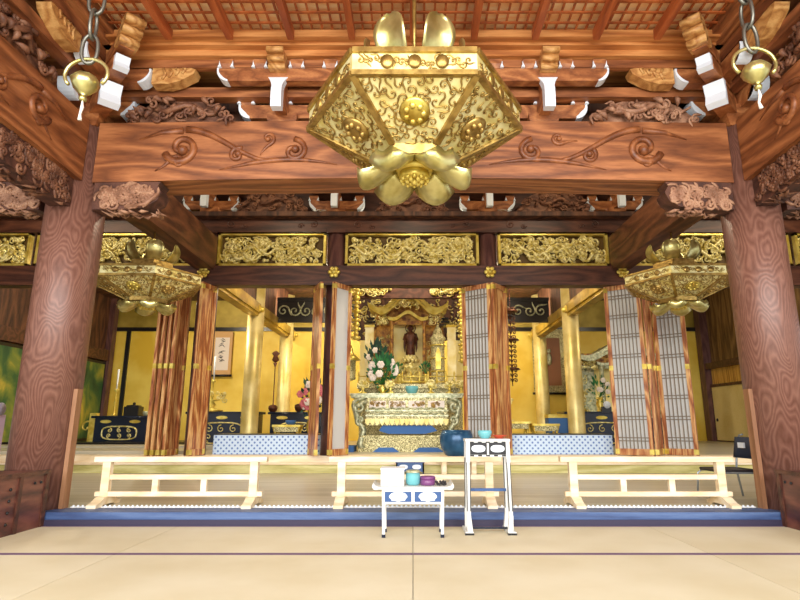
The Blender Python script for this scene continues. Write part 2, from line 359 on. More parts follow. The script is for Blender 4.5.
# left side wall: posts, rails, painted screens
b = MB(); b.box(-8.1, -8.0, 3, 14.5, .1, 4.72); struct(b, 'wall_left', 'darkp', 'dark panelled wall along the left aisle', 'wall')
for k, (y0, y1) in enumerate(((8.9, 11.45), (11.75, 14.2))):
    b = MB(); b.box(-7.97, -7.94, y0, y1, .42, 2.25); t = tag(b.build('painted_screen', 'paint'), 'green and gold painted sliding screen %s' % ('beside the far-left edge of the photo', 'just right of the left round column')[k], 'screen', 'painted screens of the left wall')
    f = MB()
    for ya, yb, za, zb in ((y0 - .06, y0, .34, 2.31), (y1, y1 + .06, .34, 2.31), (y0, y1, .34, .42), (y0, y1, 2.25, 2.31), ((y0 + y1) / 2 - .03, (y0 + y1) / 2 + .03, .42, 2.25)): f.box(-7.99, -7.93, ya, yb, za, zb)
    f.build('screen_frame', 'black', t)
b = MB(); b.box(-8.0, -7.88, 5, 14.4, 2.34, 2.62)
struct(b, 'trim_7', 'dark', 'dark lintel beam above the painted screens', 'lintel')
for k, y in enumerate((8.6, 11.6, 14.33)):
    b = MB(); b.box(-8.0, -7.86, y - .1, y + .1, .3, 4.0); struct(b, 'trim_8', 'darkz', 'dark square post of the left wall, on the left side', 'post')
# right side wall
b = MB(); b.box(7.7, 7.8, 3, 14.5, 2.3, 4.72); b.box(7.7, 7.8, 3, 14.5, .1, .33); struct(b, 'wall_right', 'brownwall', 'brown vertical plank wall above the transom of the right aisle', 'wall')
b = MB(); b.box(7.52, 7.7, 5, 14.4, 2.12, 2.27); b.box(7.6, 7.7, 5, 14.4, 1.66, 1.73); b.box(7.6, 7.7, 5, 14.4, .3, .36); struct(b, 'trim_9', 'dark', 'dark rails around the transom of the right wall', 'rail')
b = MB()
for i in range(64):
    y = 8 + i * .1; b.box(7.66, 7.68 - .012 * (i % 2), y, y + .092, 1.73, 2.12)
struct(b, 'wall_right_transom', 'yellowwood', 'yellow upright slat transom above the cream sliding doors', 'transom')
for k, (y0, y1) in enumerate(((12.75, 14.2), (11.2, 12.7), (9.65, 11.15))):
    b = MB(); b.box(7.62, 7.65, y0, y1, .36, 1.66); t = tag(b.build('door_%d' % (k + 1), 'cream'), 'cream paper sliding door %s' % ('at the far end of the right wall', 'second from the far end of the right wall', 'mostly behind the right column')[k], 'sliding door', 'cream sliding doors', 'structure')
    f = MB()
    for ya, yb, za, zb in ((y0 - .012, y0 + .012, .36, 1.66), (y1 - .012, y1 + .012, .36, 1.66)): f.box(7.6, 7.66, ya, yb, za, zb)
    f.build('door_frame', 'dark', t)
    h = MB(); h.T = Matrix.Translation((7.62, y1 - .12, .85)) @ Matrix.Rotation(R(-90), 4, 'Y'); h.cyl(0, 0, .04, 0, .012, 12); h.build('door_pull', 'black', t)
b = MB(); b.box(7.5, 7.78, 14.2, 14.46, .33, 4.0); struct(b, 'trim_10', 'darkz', 'dark post in the far right corner', 'post')

# ================================================================ FRONT COLUMNS
def front_column(sx, label):
    t = empty('round_column', (3.17 * sx, 4.87, 0), 0, label, 'column', 'big round columns')
    b = MB(); b.cyl(0, 0, .245, 0, 3.56, 40); b.build('shaft', 'col', t)
    b = MB(); x0, x1 = (.2, .27)
    b.bar((-sx * .26, -.03, .1), (-sx * .255, -.02, 1.08), .035, .08, (0, 1, 0)); tag(b.build('batten', 'tan', t), 'pale upright batten fixed to the column')
    b = MB(); xs = sorted((-sx * .25, sx * .6)); b.box(xs[0], xs[1], -1.9, -.26, 0, .42); c = tag(b.build('base_casing', 'mauve', t), 'reddish board casing at the column foot')
    b = MB(); xs = sorted((-sx * .235, -sx * .262)); b.box(xs[0], xs[1], -.6, -.565, 0, .42); b.box(*sorted((-sx * .235, -sx * .27)), -1.9, -.26, .4, .43); b.box(xs[0], xs[1], -.30, -.26, 0, .4); b.build('casing_trim', 'dark', c)
    for y in (-.42, -.35): 
        for z in (.34,): b = MB(); b.ball((-sx * .253, y, z), .012, 8); b.build('nail_head', 'black', c)
    for z in (.08, .16, .24, .32):
        b = MB(); b.ball((-sx * .253, -.68, z), .012, 8); b.build('nail_head', 'black', c)
    return t
front_column(-1, 'massive round wooden column with swirling grain on the left side')
front_column(1, 'massive round wooden column with swirling grain on the right side')

M['tiey'] = wood('tie_beam_wood', (66, 36, 22), (92, 54, 34), (120, 74, 48), (2.4, .5, 2.4), 6, .5)
M['hollow'] = wood('hollow_wood', (60, 34, 24), (80, 46, 34), (100, 62, 46), (3, 3, 3), 4, .7)
M['relief'] = wood('relief_wood', (100, 54, 28), (128, 72, 38), (160, 98, 56), (2, 2, 2), 5, .45)
# ================================================================ BEAMS
def swirl(mb, x, z, y, s, d):
    """big carved arabesque at a beam end, s = size, d = direction it trails"""
    mb.m = 1
    mb.curl(x, z, y, .11 * s, R(200) if d > 0 else R(-20), 1.25, .027 * s, d, 0, 6, 22)
    pts = [(x + d * (.02 + .62 * t) * s, y, z + (.11 * math.cos(t * 3.4) + .02) * s) for t in [i / 12 for i in range(13)]]
    mb.tube(pts, [.026 * s * (1 - .6 * i / 12) for i in range(13)], 6)
    mb.curl(x + d * .72 * s, z - .02 * s, y, .085 * s, R(90), 1.1, .021 * s, -d, 0, 6, 16)
    mb.curl(x + d * .36 * s, z - .05 * s, y, .055 * s, R(60), 1, .017 * s, d, 0, 6, 14)
    mb.tube([(x - d * .28 * s, y, z + .06 * s), (x - d * .14 * s, y, z + .11 * s), (x, y, z + .12 * s)], [.006, .016 * s, .024 * s], 6)
    mb.curl(x - d * .02 * s, z - .1 * s, y, .05 * s, R(150) if d > 0 else R(30), .9, .015 * s, -d, .12 * s, 6, 14)
    mb.curl(x + d * .55 * s, z + .07 * s, y, .045 * s, R(-60), .9, .014 * s, d, .1 * s, 6, 14)
    pts = [(x + d * (.25 + .75 * t) * s, y, z - .15 * s + .07 * s * math.sin(t * 2.6)) for t in [i / 8 for i in range(9)]]
    mb.tube(pts, [.004 + .016 * s * math.sin(PI * i / 8) for i in range(9)], 6); mb.m = 0
def rainbow_beam(name, L, h, w, label, cat, loc, rz, mat_, group=None, ends=(1, 1), s=1.0, arch=.05):
    b = MB(); k = 24; top = []; bot = []
    for i in range(k + 1):
        t = -1 + 2 * i / k; x = t * L / 2; a = arch * (1 - t * t)
        bot.append((x, a * .9)); top.append((x, h - arch * .4 + a * .5))
    b.prism(bot + top[::-1], -w / 2, w / 2)
    if ends[0]: swirl(b, -L / 2 + .55 * s, h * .55, -w / 2, s, 1)
    if ends[1]: swirl(b, L / 2 - .55 * s, h * .55, -w / 2, s, -1)
    return tag(b.build(name, [mat_, 'relief'], loc=loc, rz=rz), label, cat, group)
rainbow_beam('rainbow_beam', 5.9, .62, .34, 'great arched cross beam with carved arabesques between the two round columns', 'beam', (0, 4.87, 2.95), 0, 'beam', s=1.45)
rainbow_beam('rainbow_beam', 5, .6, .34, 'arched cross beam running left from the left round column', 'beam', (-5.9, 4.87, 2.95), 0, 'beam', ends=(0, 1), s=1.35)
rainbow_beam('rainbow_beam', 5, .6, .34, 'arched cross beam running right from the right round column', 'beam', (5.9, 4.87, 2.95), 0, 'beam', ends=(1, 0), s=1.35)
# beams running towards the viewer
o = rainbow_beam('rainbow_beam', 4.0, .62, .3, 'arched beam coming forward overhead from the left round column', 'beam', (-3.17, 2.66, 2.95), R(90), 'beam', ends=(0, 1), s=1.2)
o = rainbow_beam('rainbow_beam', 4.0, .62, .3, 'arched beam coming forward overhead from the right round column', 'beam', (3.17, 2.66, 2.95), R(-90), 'beam', ends=(1, 0), s=1.2)
for sx, side in ((-1, 'left'), (1, 'right')):
    b = MB(); b.prism([(-.14, 0), (.14, 0), (.14, .52), (-.14, .52)], -1.5, 1.5)
    tag(b.build('tie_beam', 'tiey', loc=(sx * 3.17, 6.62, 3.07)), 'plain tie beam from the %s round column back to the sanctuary' % side, 'beam')

def corbel(loc, rz, label, L=.62, h=.27, w=.24, seed=1, pale=0):
    """carved bracket under a beam; local +x points away from the column"""
    rng = random.Random(seed); b = MB(); m = 'carvel' if pale else 'carve'
    poly = [(0, 0), (L * .55, -.0), (L * .8, .03), (L * .95, .09), (L, .17), (L * .94, .23), (L * .98, h), (0, h)]
    b.m = 1; b.prism(poly, -w / 2 + .03, w / 2 - .03); b.m = 0  # dark body colour stands in for the shade inside pierced holes
    for s_ in (-1, 1):
        for i in range(64):
            x = rng.uniform(.05, L * .9); z = rng.uniform(.04 if x < L * .7 else .09, h - .05)
            b.curl(x, z, s_ * (w / 2 - .025), rng.uniform(.03, .065), rng.uniform(0, 6.28), rng.uniform(.7, 1.3), .014, rng.choice((-1, 1)), .03, 5, 9)
    for i in range(18):
        x = rng.uniform(.05, L * .85); b.tube([(x, rng.uniform(-.1, .1), .0), (x + .05, rng.uniform(-.1, .1), -.015), (x + .09, rng.uniform(-.1, .1), 0)], [.004, .018, .004], 5)
    b.tube([(L * .5, -w / 2 + .02, .02), (L * .8, -w / 2 + .02, .05), (L * .97, -w / 2 + .02, .15)], .018, 6)
    return tag(b.build('corbel', [m, 'hollow'], loc=loc, rz=rz), label, 'corbel', 'carved corbels under the beams')
corbel((-2.93, 4.8, 2.69), 0, 'carved corbel on the right side of the left column under the great beam', seed=3, pale=1)
corbel((2.93, 4.8, 2.69), PI, 'carved corbel on the left side of the right column under the great beam', seed=4, pale=1)
corbel((-3.41, 4.8, 2.69), PI, 'carved corbel on the outer left side of the left column', seed=5, pale=1)
corbel((3.41, 4.8, 2.69), 0, 'carved corbel on the outer right side of the right column', seed=6, pale=1)
corbel((-3.17, 4.64, 2.69), R(-90), 'carved corbel pointing forward from the left column', L=1.0, h=.32, seed=7)
corbel((3.17, 4.64, 2.69), R(-90), 'carved corbel pointing forward from the right column', L=1.0, h=.32, seed=8)

# cornices
def cornice(x0, x1, y0, y1, label, m, horizontal=True):
    b = MB()
    if horizontal:
        b.box(x0, x1, 4.44, 4.62, 4.08, 4.15); b.box(x0, x1, 4.37, 4.46, 4.14, 4.2); b.box(x0, x1, 4.29, 4.39, 4.165, 4.235); b.box(x0, x1, 4.6, 5.06, 4.13, 4.19)
        b.box(x0, x1, 4.33, 4.37, 4.24, 4.5)
    else:
        s = 1 if x0 > 0 else -1
        for a, c, z0, z1 in ((2.82, 3.0, 4.08, 4.15), (2.75, 2.84, 4.14, 4.2), (2.68, 2.77, 4.19, 4.3), (2.98, 3.6, 4.13, 4.19), (2.71, 2.75, 4.3, 4.5)): b.box(*sorted((s * a, s * c)), .6, 4.62, z0, z1)
    return tag(b.build('cornice', m), label, 'cornice', 'stepped cornices round the front ceiling')
cornice(-9, 9, 0, 0, 'bright stepped cornice board across the front under the ceiling lattice', 'cornice')
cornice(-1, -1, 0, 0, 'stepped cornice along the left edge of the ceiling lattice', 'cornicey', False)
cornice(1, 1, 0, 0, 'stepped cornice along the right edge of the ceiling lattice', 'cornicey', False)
b = MB(); b.box(-3, 3, 4.66, 4.77, 3.8, 3.9); tag(b.build('through_beam', 'beam'), 'straight narrow beam through the middle of the front brackets', 'beam')
b = MB(); b.box(-2.9, 2.9, 4.5, 4.56, 4.0, 4.08); tag(b.build('through_beam', 'beam'), 'thin straight beam carried on the front brackets below the cornice', 'beam')
for sx, side in ((-1, 'left'), (1, 'right')):
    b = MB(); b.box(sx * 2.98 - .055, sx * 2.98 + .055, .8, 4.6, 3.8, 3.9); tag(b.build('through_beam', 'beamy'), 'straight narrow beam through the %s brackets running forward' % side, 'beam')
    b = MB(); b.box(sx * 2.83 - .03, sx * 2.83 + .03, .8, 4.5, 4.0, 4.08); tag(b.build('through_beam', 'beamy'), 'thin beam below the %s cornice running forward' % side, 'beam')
    b = MB(); b.box(*sorted((sx * 3.46, sx * 3.5)), .8, 4.6, 3.55, 4.72); struct(b, 'wall_%s_upper' % side, 'darkp', 'boards behind the %s brackets' % side, 'wall')

# ================================================================ BRACKET COMPLEXES
def arm_mb(b, w, L, h, d, y, z, x=0, ws=1):
    """one bracket arm: wood body (mat 0) with white painted sweep (mat 1) under both ends"""
    c = h * .75; n = 6
    arc = [(L / 2 - c + c * math.sin(PI / 2 * i / n), h * .8 - (h * .8) * math.cos(PI / 2 * i / n)) for i in range(n + 1)]
    right = [(x + px_, z + pz_) for px_, pz_ in arc]; left = [(x - px_, z + pz_) for px_, pz_ in arc]
    b.prism(left[::-1] + right + [(x + L / 2, z + h), (x - L / 2, z + h)], y - d / 2, y + d / 2)
    for s in (-1, 1):
        q = [(px_, pz_) for px_, pz_ in arc]; off = []
        for i, (px_, pz_) in enumerate(q):
            a = PI / 2 * i / n; wd = .004 + .012 * math.sin(PI * (i / n) ** .8) * (h / .14)
            off.append((px_ + math.sin(a) * .006 - 0 + 0, pz_ - math.cos(a) * .006)); 
        inn = [(px_ - math.sin(PI / 2 * i / n) * ws * (.008 + .012 * math.sin(PI * i / n)), pz_ + math.cos(PI / 2 * i / n) * ws * (.008 + .014 * math.sin(PI * i / n))) for i, (px_, pz_) in enumerate(q)]
        poly = off + [(L / 2 + .006, h), (L / 2 - .012, h)] + inn[::-1]
        w.piece().prism([(x + s * px_, z + pz_) for px_, pz_ in poly], y - d / 2 - .008, y + d / 2)
def masu(b, w, x, y, z, s=.13, h=.09):
    b.piece()
    b.box(x - s / 2, x + s / 2, y - s / 2, y + s / 2, z + h * .45, z + h); b.frus(x, y, z, z + h * .45, s * .34, s * .34, s * .5, s * .5)
    for sg in (-1, 1):
        w.piece().prism([(x + sg * s * .34, z), (x + sg * s * .62, z), (x + sg * s * .53, z + h * .25), (x + sg * s * .51, z + h * .75), (x + sg * s * .46, z + h * .45)], y - s / 2 - .006, y - s / 2 + .02)
def nose_white(w, x, y, z0, z1, wt, wb):
    h = z1 - z0; wt *= 1.12; wb *= .9; hw = lambda t: wb / 2 + (wt - wb) / 2 * max(0, (t - .62) / .38) ** 1.3
    P = []; n = 10
    for i in range(n + 1): t = i / n; P.append((t, hw(t)))
    yy = lambda t: y - .035 * math.sin(PI * t) - .05 * (1 - t)
    vs_ = []; 
    for t, q in P: vs_ += [(x - q, yy(t), z0 + h * t), (x + q, yy(t), z0 + h * t), (x + q, y + .03, z0 + h * t), (x - q, y + .03, z0 + h * t)]
    fs = []
    for i in range(n):
        a = 4 * i
        for j in range(4): fs.append((a + j, a + (j + 1) % 4, a + 4 + (j + 1) % 4, a + 4 + j))
    fs += [(3, 2, 1, 0), (4 * n, 4 * n + 1, 4 * n + 2, 4 * n + 3)]
    w.piece().add(vs_, fs)
def bracket_set(name, loc, rz, label, group, s=1, nose=True):
    t = empty(name, loc, rz, label, 'bracket set', group, scale=(s, s, s))
    m = 'bracket'
    b = MB(); w = MB()
    b.frus(0, 0, 0, .06, .1, .1, .14, .14); b.box(-.14, .14, -.14, .14, .06, .13); b.build('bearing_block', m, t)
    b = MB(); arm_mb(b, w, .86, .14, .11, -.02, .11, ws=2); b.build('lower_arm', m, t)
    b = MB()
    for x in (-.36, 0, .36): masu(b, w, x, -.03, .25, .14, .08)
    build_each(b, 'bearing_block', m, t)
    b = MB(); arm_mb(b, w, 1.12, .13, .09, -.3, .33); b.build('upper_arm', m, t)
    b = MB()
    for x in (-.48, -.17, .17, .48): masu(b, w, x, -.31, .455, .12, .085)
    build_each(b, 'bearing_block', m, t)
    b = MB(); b.box(-.05, .05, -.3, 0, .1, .45); b.build('cross_arm', m, t)
    if nose:
        nose_white(w, 0, -.33, .05, .4, .2, .105)
        b = MB()
        for i in range(3):
            y = -.36 - .05 * i; z = .41 + .05 * i
            b.box(-.075, .075, y - .06, y + .1, z, z + .05); b.tube([(-.075, y - .05, z + .02), (.075, y - .05, z + .02)], .025, 8)
        b.build('carved_nose', 'nose', t)
    build_each(w, 'painted_tip', 'white', t, 'white painted tip')
    return t
pos = {-1.2: 'left of the big lantern', 1.2: 'right of the big lantern'}
br0 = bracket_set('bracket_set', (-1.24, 4.84, 3.53), 0, 'wooden bracket set with white painted tips on the great beam, left of the big lantern', 'bracket sets over the front beam')
copy_tree(br0, (1.24, 4.84, 3.53), 0, 'wooden bracket set with white painted tips on the great beam, right of the big lantern')
for sx, side in ((-1, 'left'), (1, 'right')):
    copy_tree(br0, (sx * 3.17, 2.55, 3.53), R(90) * (1 if sx < 0 else -1), 'wooden bracket set with white painted tips on the forward beam at the upper %s' % side, None)
    copy_tree(br0, (sx * 5.0, 4.84, 3.53), 0, 'wooden bracket set on the outer cross beam at the %s edge' % side, None)
# corner sets on the two big columns
def corner_set(sx, label):
    t = empty('corner_bracket_set', (sx * 3.17, 4.87, 3.5), 0, label, 'bracket set', 'corner bracket sets on the columns')
    w = MB(); b = MB(); b.frus(0, 0, .02, .1, .19, .19, .26, .26); b.box(-.26, .26, -.26, .26, .1, .2); b.build('capital_block', 'bracket', t)
    b = MB(); arm_mb(b, w, 1.0, .16, .13, -.06, .16, ws=2.2); b.build('lower_arm', 'bracket', t)
    b = MB()
    for x in (-.4, .4): masu(b, w, x, -.07, .32, .14, .08)
    build_each(b, 'bearing_block', 'bracket', t)
    b = MB(); arm_mb(b, w, 1.5, .14, .11, -.32, .34); b.build('upper_arm', 'bracket', t)
    # arm running forward, along local -y
    b = MB(); w2 = MB(); 
    for m_ in (b, w2): m_.T = Matrix.Rotation(R(90), 4, 'Z')
    arm_mb(b, w2, 1.0, .16, .13, sx * .06, .16, ws=2.2); arm_mb(b, w2, 1.5, .14, .11, sx * .32, .34); b.build('forward_arm', 'bracket', t)
    build_each(w2, 'painted_tip', 'white', t, 'white painted tip')
    # diagonal arms stepping out towards the middle of the ceiling
    a = R(-45) if sx < 0 else R(-135)
    dg = MB(); dg.T = Matrix.Rotation(a, 4, 'Z'); wd = MB(); wd.T = dg.T
    nz = MB(); nz.T = dg.T
    dg.box(0, .62, -.07, .07, .1, .27); wd.piece().prism([(.62, .05), (.68, .08), (.65, .17), (.69, .27), (.62, .28)], -.085, .085)
    dg.box(0, .86, -.065, .065, .3, .42); dg.box(.3, .98, -.06, .06, .46, .58)
    wd.piece().prism([(.86, .29), (.91, .31), (.89, .36), (.92, .42), (.86, .42)], -.06, .06)
    for i, (x, z) in enumerate(((.98, .47), (1.04, .54), (1.10, .61))):
        nz.box(x - .08, x + .04, -.08, .08, z, z + .07); nz.tube([(x + .04, -.08, z + .035), (x + .04, .08, z + .035)], .035, 8)
    dg.build('diagonal_arm', 'bracket', t); build_each(wd, 'white_end', 'white', t); nz.build('carved_nose', 'nose', t)
    nz = MB()
    for k, (px_, py_) in enumerate(((-sx * .86, -.3), (-sx * .3, -.9))):
        nz.T = Matrix.Translation((px_, py_, .34)) @ Matrix.Rotation(0 if k == 0 else R(90), 4, 'Z') @ Matrix.Scale(-sx if k == 0 else -1, 4, (1, 0, 0))
        nz.piece().prism([(-.1, 0), (.06, .0), (.16, .03), (.28, .10), (.3, .15), (.22, .17), (.12, .16), (.05, .2), (-.1, .2)], -.06, .06)
        for q in range(4): nz.tube([(.0 + q * .06, -.065, .04 + q * .02), (.03 + q * .06, -.07, .09 + q * .02), (.0 + q * .06, -.065, .15)], .012, 5)
    build_each(nz, 'beast_head_nose', 'nose', t)
    build_each(w, 'painted_tip', 'white', t, 'white painted tip')
corner_set(-1, 'corner bracket cluster with white ends on top of the left round column')
corner_set(1, 'corner bracket cluster with white ends on top of the right round column')

# frog-leg carvings between the bracket sets
def kaerumata(loc, rz, label, L=.95, h=.25, seed=1, m='carve', group='carved frog-leg struts'):
    rng = random.Random(seed); b = MB()
    b.prism([(-L / 2, 0), (L / 2, 0), (L * .42, h * .35), (L * .3, h * .8), (L * .15, h), (-L * .15, h), (-L * .3, h * .8), (-L * .42, h * .35)], .0, .05)
    b.T = None
    n = 34
    for i in range(n):
        x = rng.uniform(-.45, .45) * L; zt = h * min(1, (L / 2 - abs(x)) / (L * .2)) ; z = rng.uniform(.02, max(.03, zt * .9))
        if rng.random() < .55: b.curl(x, z, -.03 - rng.random() * .05, rng.uniform(.03, .065), rng.uniform(0, 6.28), rng.uniform(.8, 1.4), .014, rng.choice((-1, 1)), .04, 5, 10)
        else:
            a = rng.uniform(0, 3.1); q = .07; b.tube([(x + q * t * math.cos(a), -.05 - .04 * (1 - t * t), z + q * .7 * t * math.sin(a)) for t in (-1, -.5, 0, .5, 1)], [.004, .02, .028, .02, .004], 6)
    b.tube([(L * .48 * t, -.06 - .04 * math.cos(t * 6), h * .5 + .12 * h * math.sin(t * 9)) for t in [i / 10 - .9 for i in range(18)]], [.012 + .014 * math.sin(PI * i / 17) for i in range(18)], 7)
    return tag(b.build('frog_leg_strut', m, loc=loc, rz=rz), label, 'carving', group)
kaerumata((-2.2, 4.74, 3.55), 0, 'pierced dragon-like wood carving above the great beam near the left column', 1.1, .26, 11)
kaerumata((2.2, 4.74, 3.55), 0, 'bird and flower wood carving above the great beam near the right column', 1.1, .26, 12, 'carvel')
kaerumata((0, 4.74, 3.55), 0, 'wood carving above the great beam behind the big lantern', 1.0, .26, 13)
kaerumata((-3.06, 3.64, 3.57), R(90), 'long wood carving on the forward beam at the upper left', .9, .3, 14)
kaerumata((3.06, 3.64, 3.57), R(-90), 'long wood carving on the forward beam at the upper right', .9, .3, 15)

# ================================================================ REAR COLUMN LINE
rx = (-1.2, 1.17, -3.18, 3.18, -8.1, 8.1)
for x, lb in zip(rx[:4], ('inner left post beside the main altar', 'inner right post beside the main altar', 'outer left post of the sanctuary front', 'outer right post of the sanctuary front')):
    b = MB(); b.cyl(0, 0, .15, .33, 4.1, 28); tag(b.build('sanctuary_post', 'darkz', loc=(x, 8.3, 0)), 'dark round wooden ' + lb, 'post', 'posts of the sanctuary front')
b = MB(); b.box(-8.3, 8.3, 8.08, 8.28, 2.82, 3.13); b.box(-8.3, 8.3, 8.05, 8.1, 2.82, 2.87); tag(b.build('lintel', 'dark'), 'long dark lintel under the gilt transoms', 'lintel')
b = MB(); b.box(-8.3, 8.3, 8.12, 8.3, 3.68, 3.9)
for x0, x1 in ((-3.03, -1.35), (-1.05, 1.02), (1.32, 3.03)):
    for d in (1, -1):
        x = x0 + .2 if d > 0 else x1 - .2; b.curl(x, 3.81, 8.12, .07, R(120), 1.2, .014, d, 0, 5, 16); b.curl(x + d * .2, 3.78, 8.12, .05, 0, 1.1, .012, -d, 0, 5, 12)
    b.box(x0, x1, 8.1, 8.14, 3.68, 3.72)
tag(b.build('upper_beam', 'dark'), 'dark carved beam above the gilt transoms', 'beam')
b = MB(); b.box(-8.3, 8.3, 7.98, 8.34, 3.9, 3.97); tag(b.build('wall_plate', 'darkp'), 'projecting board carrying the rear brackets', 'beam')
b = MB(); b.box(-8.3, 8.3, 7.9, 8.1, 4.5, 4.62); tag(b.build('eaves_beam', 'beam'), 'straight beam carried on the rear brackets', 'beam')
b2 = bracket_set('rear_bracket_set', (-1.2, 8.2, 3.95), 0, 'rear bracket set with white tips above the inner left post', 'bracket sets over the sanctuary posts')
for x, lb in ((1.17, 'above the inner right post'), (-3.18, 'above the outer left post'), (3.18, 'above the outer right post')):
    copy_tree(b2, (x, 8.2, 3.95), 0, 'rear bracket set with white tips ' + lb)
for x, sd, lb in ((-2.2, 21, 'over the left bay'), (0, 22, 'over the main altar bay'), (2.2, 23, 'over the right bay'), (-4.6, 24, 'over the left aisle'), (4.6, 25, 'over the right aisle')):
    kaerumata((x, 8.1, 3.97), 0, 'dark carved strut ' + lb, 1.2, .38, sd, 'carve', 'carved struts over the sanctuary front')
# gilt transoms
def transom(x0, x1, label, seed):
    rng = random.Random(seed); w = x1 - x0; h = .54
    t = empty('gilt_transom', ((x0 + x1) / 2, 8.2, 3.135), 0, label, 'transom', 'gilt openwork transoms')
    b = MB()
    for a in ((-w / 2, w / 2, 0, .05), (-w / 2, w / 2, h - .03, h), (-w / 2, -w / 2 + .04, 0, h), (w / 2 - .04, w / 2, 0, h)): b.box(a[0], a[1], -.05, .03, a[2], a[3])
    b.build('gilt_frame', 'goldb', t)
    b = MB(); b.box(-w / 2, w / 2, .035, .05, 0, h); b.build('backing_board', 'recess', t)
    b = MB(); n = int(150 * w / 2); scrollwork(b, -w / 2 + .04, w / 2 - .04, .05, h - .03, .0, n, .045, .085, .017, rng, .02)
    for k in range(int(5 * w)):   # long bodies of birds and dragons winding through
        x = rng.uniform(-w / 2 + .25, w / 2 - .25); z = rng.uniform(.15, h - .15); ph = rng.uniform(0, 6); ln = rng.uniform(.15, .22)
        b.tube([(x + ln * t, -.035, z + .07 * math.sin(ph + t * 3.2)) for t in [i / 6 - 1 for i in range(13)]], [.006 + .022 * math.sin(PI * i / 12) for i in range(13)], 7)
    b.build('openwork_carving', 'goldr', t)
transom(-3.03, -1.35, 'gilt openwork transom panel over the left bay', 1)
transom(-1.05, 1.02, 'gilt openwork transom panel over the main altar', 2)
transom(1.32, 3.03, 'gilt openwork transom panel over the right bay', 3)
transom(-5.85, -3.33, 'gilt openwork transom panel behind the left hanging lantern', 4)
transom(-8.2, -5.95, 'gilt openwork transom panel at the far left edge', 5)
transom(3.33, 5.85, 'gilt openwork transom panel behind the right hanging lantern', 6)
transom(5.95, 7.7, 'gilt openwork transom panel at the far right edge', 7)
def stud(x, lb):
    b = MB(); b.T = Matrix.Translation((x, 8.06, 3.02)) @ Matrix.Rotation(R(90), 4, 'X')
    b.lathe([(.0, .0), (.035, .0), (.035, .03), (.02, .045), (0, .05)][1:], 12)
    for k in range(6): a = k * PI / 3; b.ball((.06 * math.cos(a), .06 * math.sin(a), .012), .036, 8, (1, 1, .5), 4)
    tag(b.build('flower_stud', 'goldb'), 'gilt flower-shaped stud on the lintel ' + lb, 'stud', 'gilt studs on the lintel')
for x, lb in zip((-1.2, 1.17, -3.18, 3.18), ('at the inner left post', 'at the inner right post', 'at the outer left post', 'at the outer right post')): stud(x, lb)

# ================================================================ FOLDING LATTICE DOORS
def door_leaf(p, q, label, plain=False, z0=.34, z1=2.82):
    p = Vector((p[0], p[1])); q = Vector((q[0], q[1])); w = (q - p).length; a = math.atan2(q.y - p.y, q.x - p.x); h = z1 - z0
    t = empty('folding_door_leaf', (p.x, p.y, z0), a, label, 'folding door', 'folding doors of the sanctuary front')
    for x in (0, w - .055):
        b = MB(); b.box(x, x + .055, -.022, .022, 0, h); b.build('stile', 'door', t)
    for za, zb in ((0, .09), (h - .07, h)):
        b = MB(); b.box(.055, w - .055, -.02, .02, za, zb); b.build('rail', 'door', t)
    b = MB(); b.box(.055, w - .055, .004, .012, .09, h - .07); b.build('wood_panel', 'door', t) if plain == 'wood' else tag(b.build('paper_panel', 'paper', t), 'pale paper behind the lattice')
    if not plain:
        b = MB(); n = max(3, int((w - .11) / .05))
        for i in range(1, n): x = .055 + (w - .11) * i / n; b.box(x - .006, x + .006, -.014, .004, .09, h - .07)
        for k in range(8):
            z = .22 + k * (h - .4) / 7
            for dz in (-.022, .022): b.box(.055, w - .055, -.012, .004, z + dz - .006, z + dz + .006)
        b.build('lattice', 'lattice', t)
    for x in (.0275, w - .0275):
        for z in (.05, h * .5, h - .06):
            b = MB(); b.box(x - .029, x + .029, -.025, .025, z - .035, z + .035); b.build('gilt_fitting', 'goldb', t)
    return t
door_leaf((-1.17, 7.86), (-.95, 8.2), 'door leaf folded at the left side of the main altar bay', True)
door_leaf((.76, 8.24), (1.15, 7.93), 'wide lattice door leaf angled at the right side of the main altar bay')
door_leaf((1.17, 7.90), (1.42, 8.22), 'reddish door leaf folded between the main altar bay and the right bay', 'wood')
door_leaf((-1.34, 7.86), (-1.50, 8.2), 'door leaf folded at the right edge of the left bay', 'wood')
door_leaf((-3.11, 7.86), (-3.02, 8.2), 'door leaf folded at the left edge of the left bay', 'wood')
door_leaf((2.93, 8.22), (3.36, 7.93), 'lattice door leaf angled at the right edge of the right bay')
door_leaf((3.40, 7.93), (3.60, 8.22), 'door leaf seen edge-on between two lattice leaves right of the right bay', 'wood')
door_leaf((3.64, 8.22), (3.98, 7.93), 'outermost lattice door leaf beside the right aisle')
for i, lb in enumerate(('first from the left of the folded stack by the left aisle', 'second from the left of the folded stack by the left aisle', 'third from the left of the folded stack by the left aisle', 'last of the folded stack against the outer left post')):
    door_leaf((-3.68 + .08 * i, 7.84), (-3.64 + .08 * i, 8.2), 'door leaf, ' + lb, 'wood')

M['niche'] = gold('pale_gold_leaf', (244, 222, 130), (252, 238, 168), 3, .5, .3, .05)
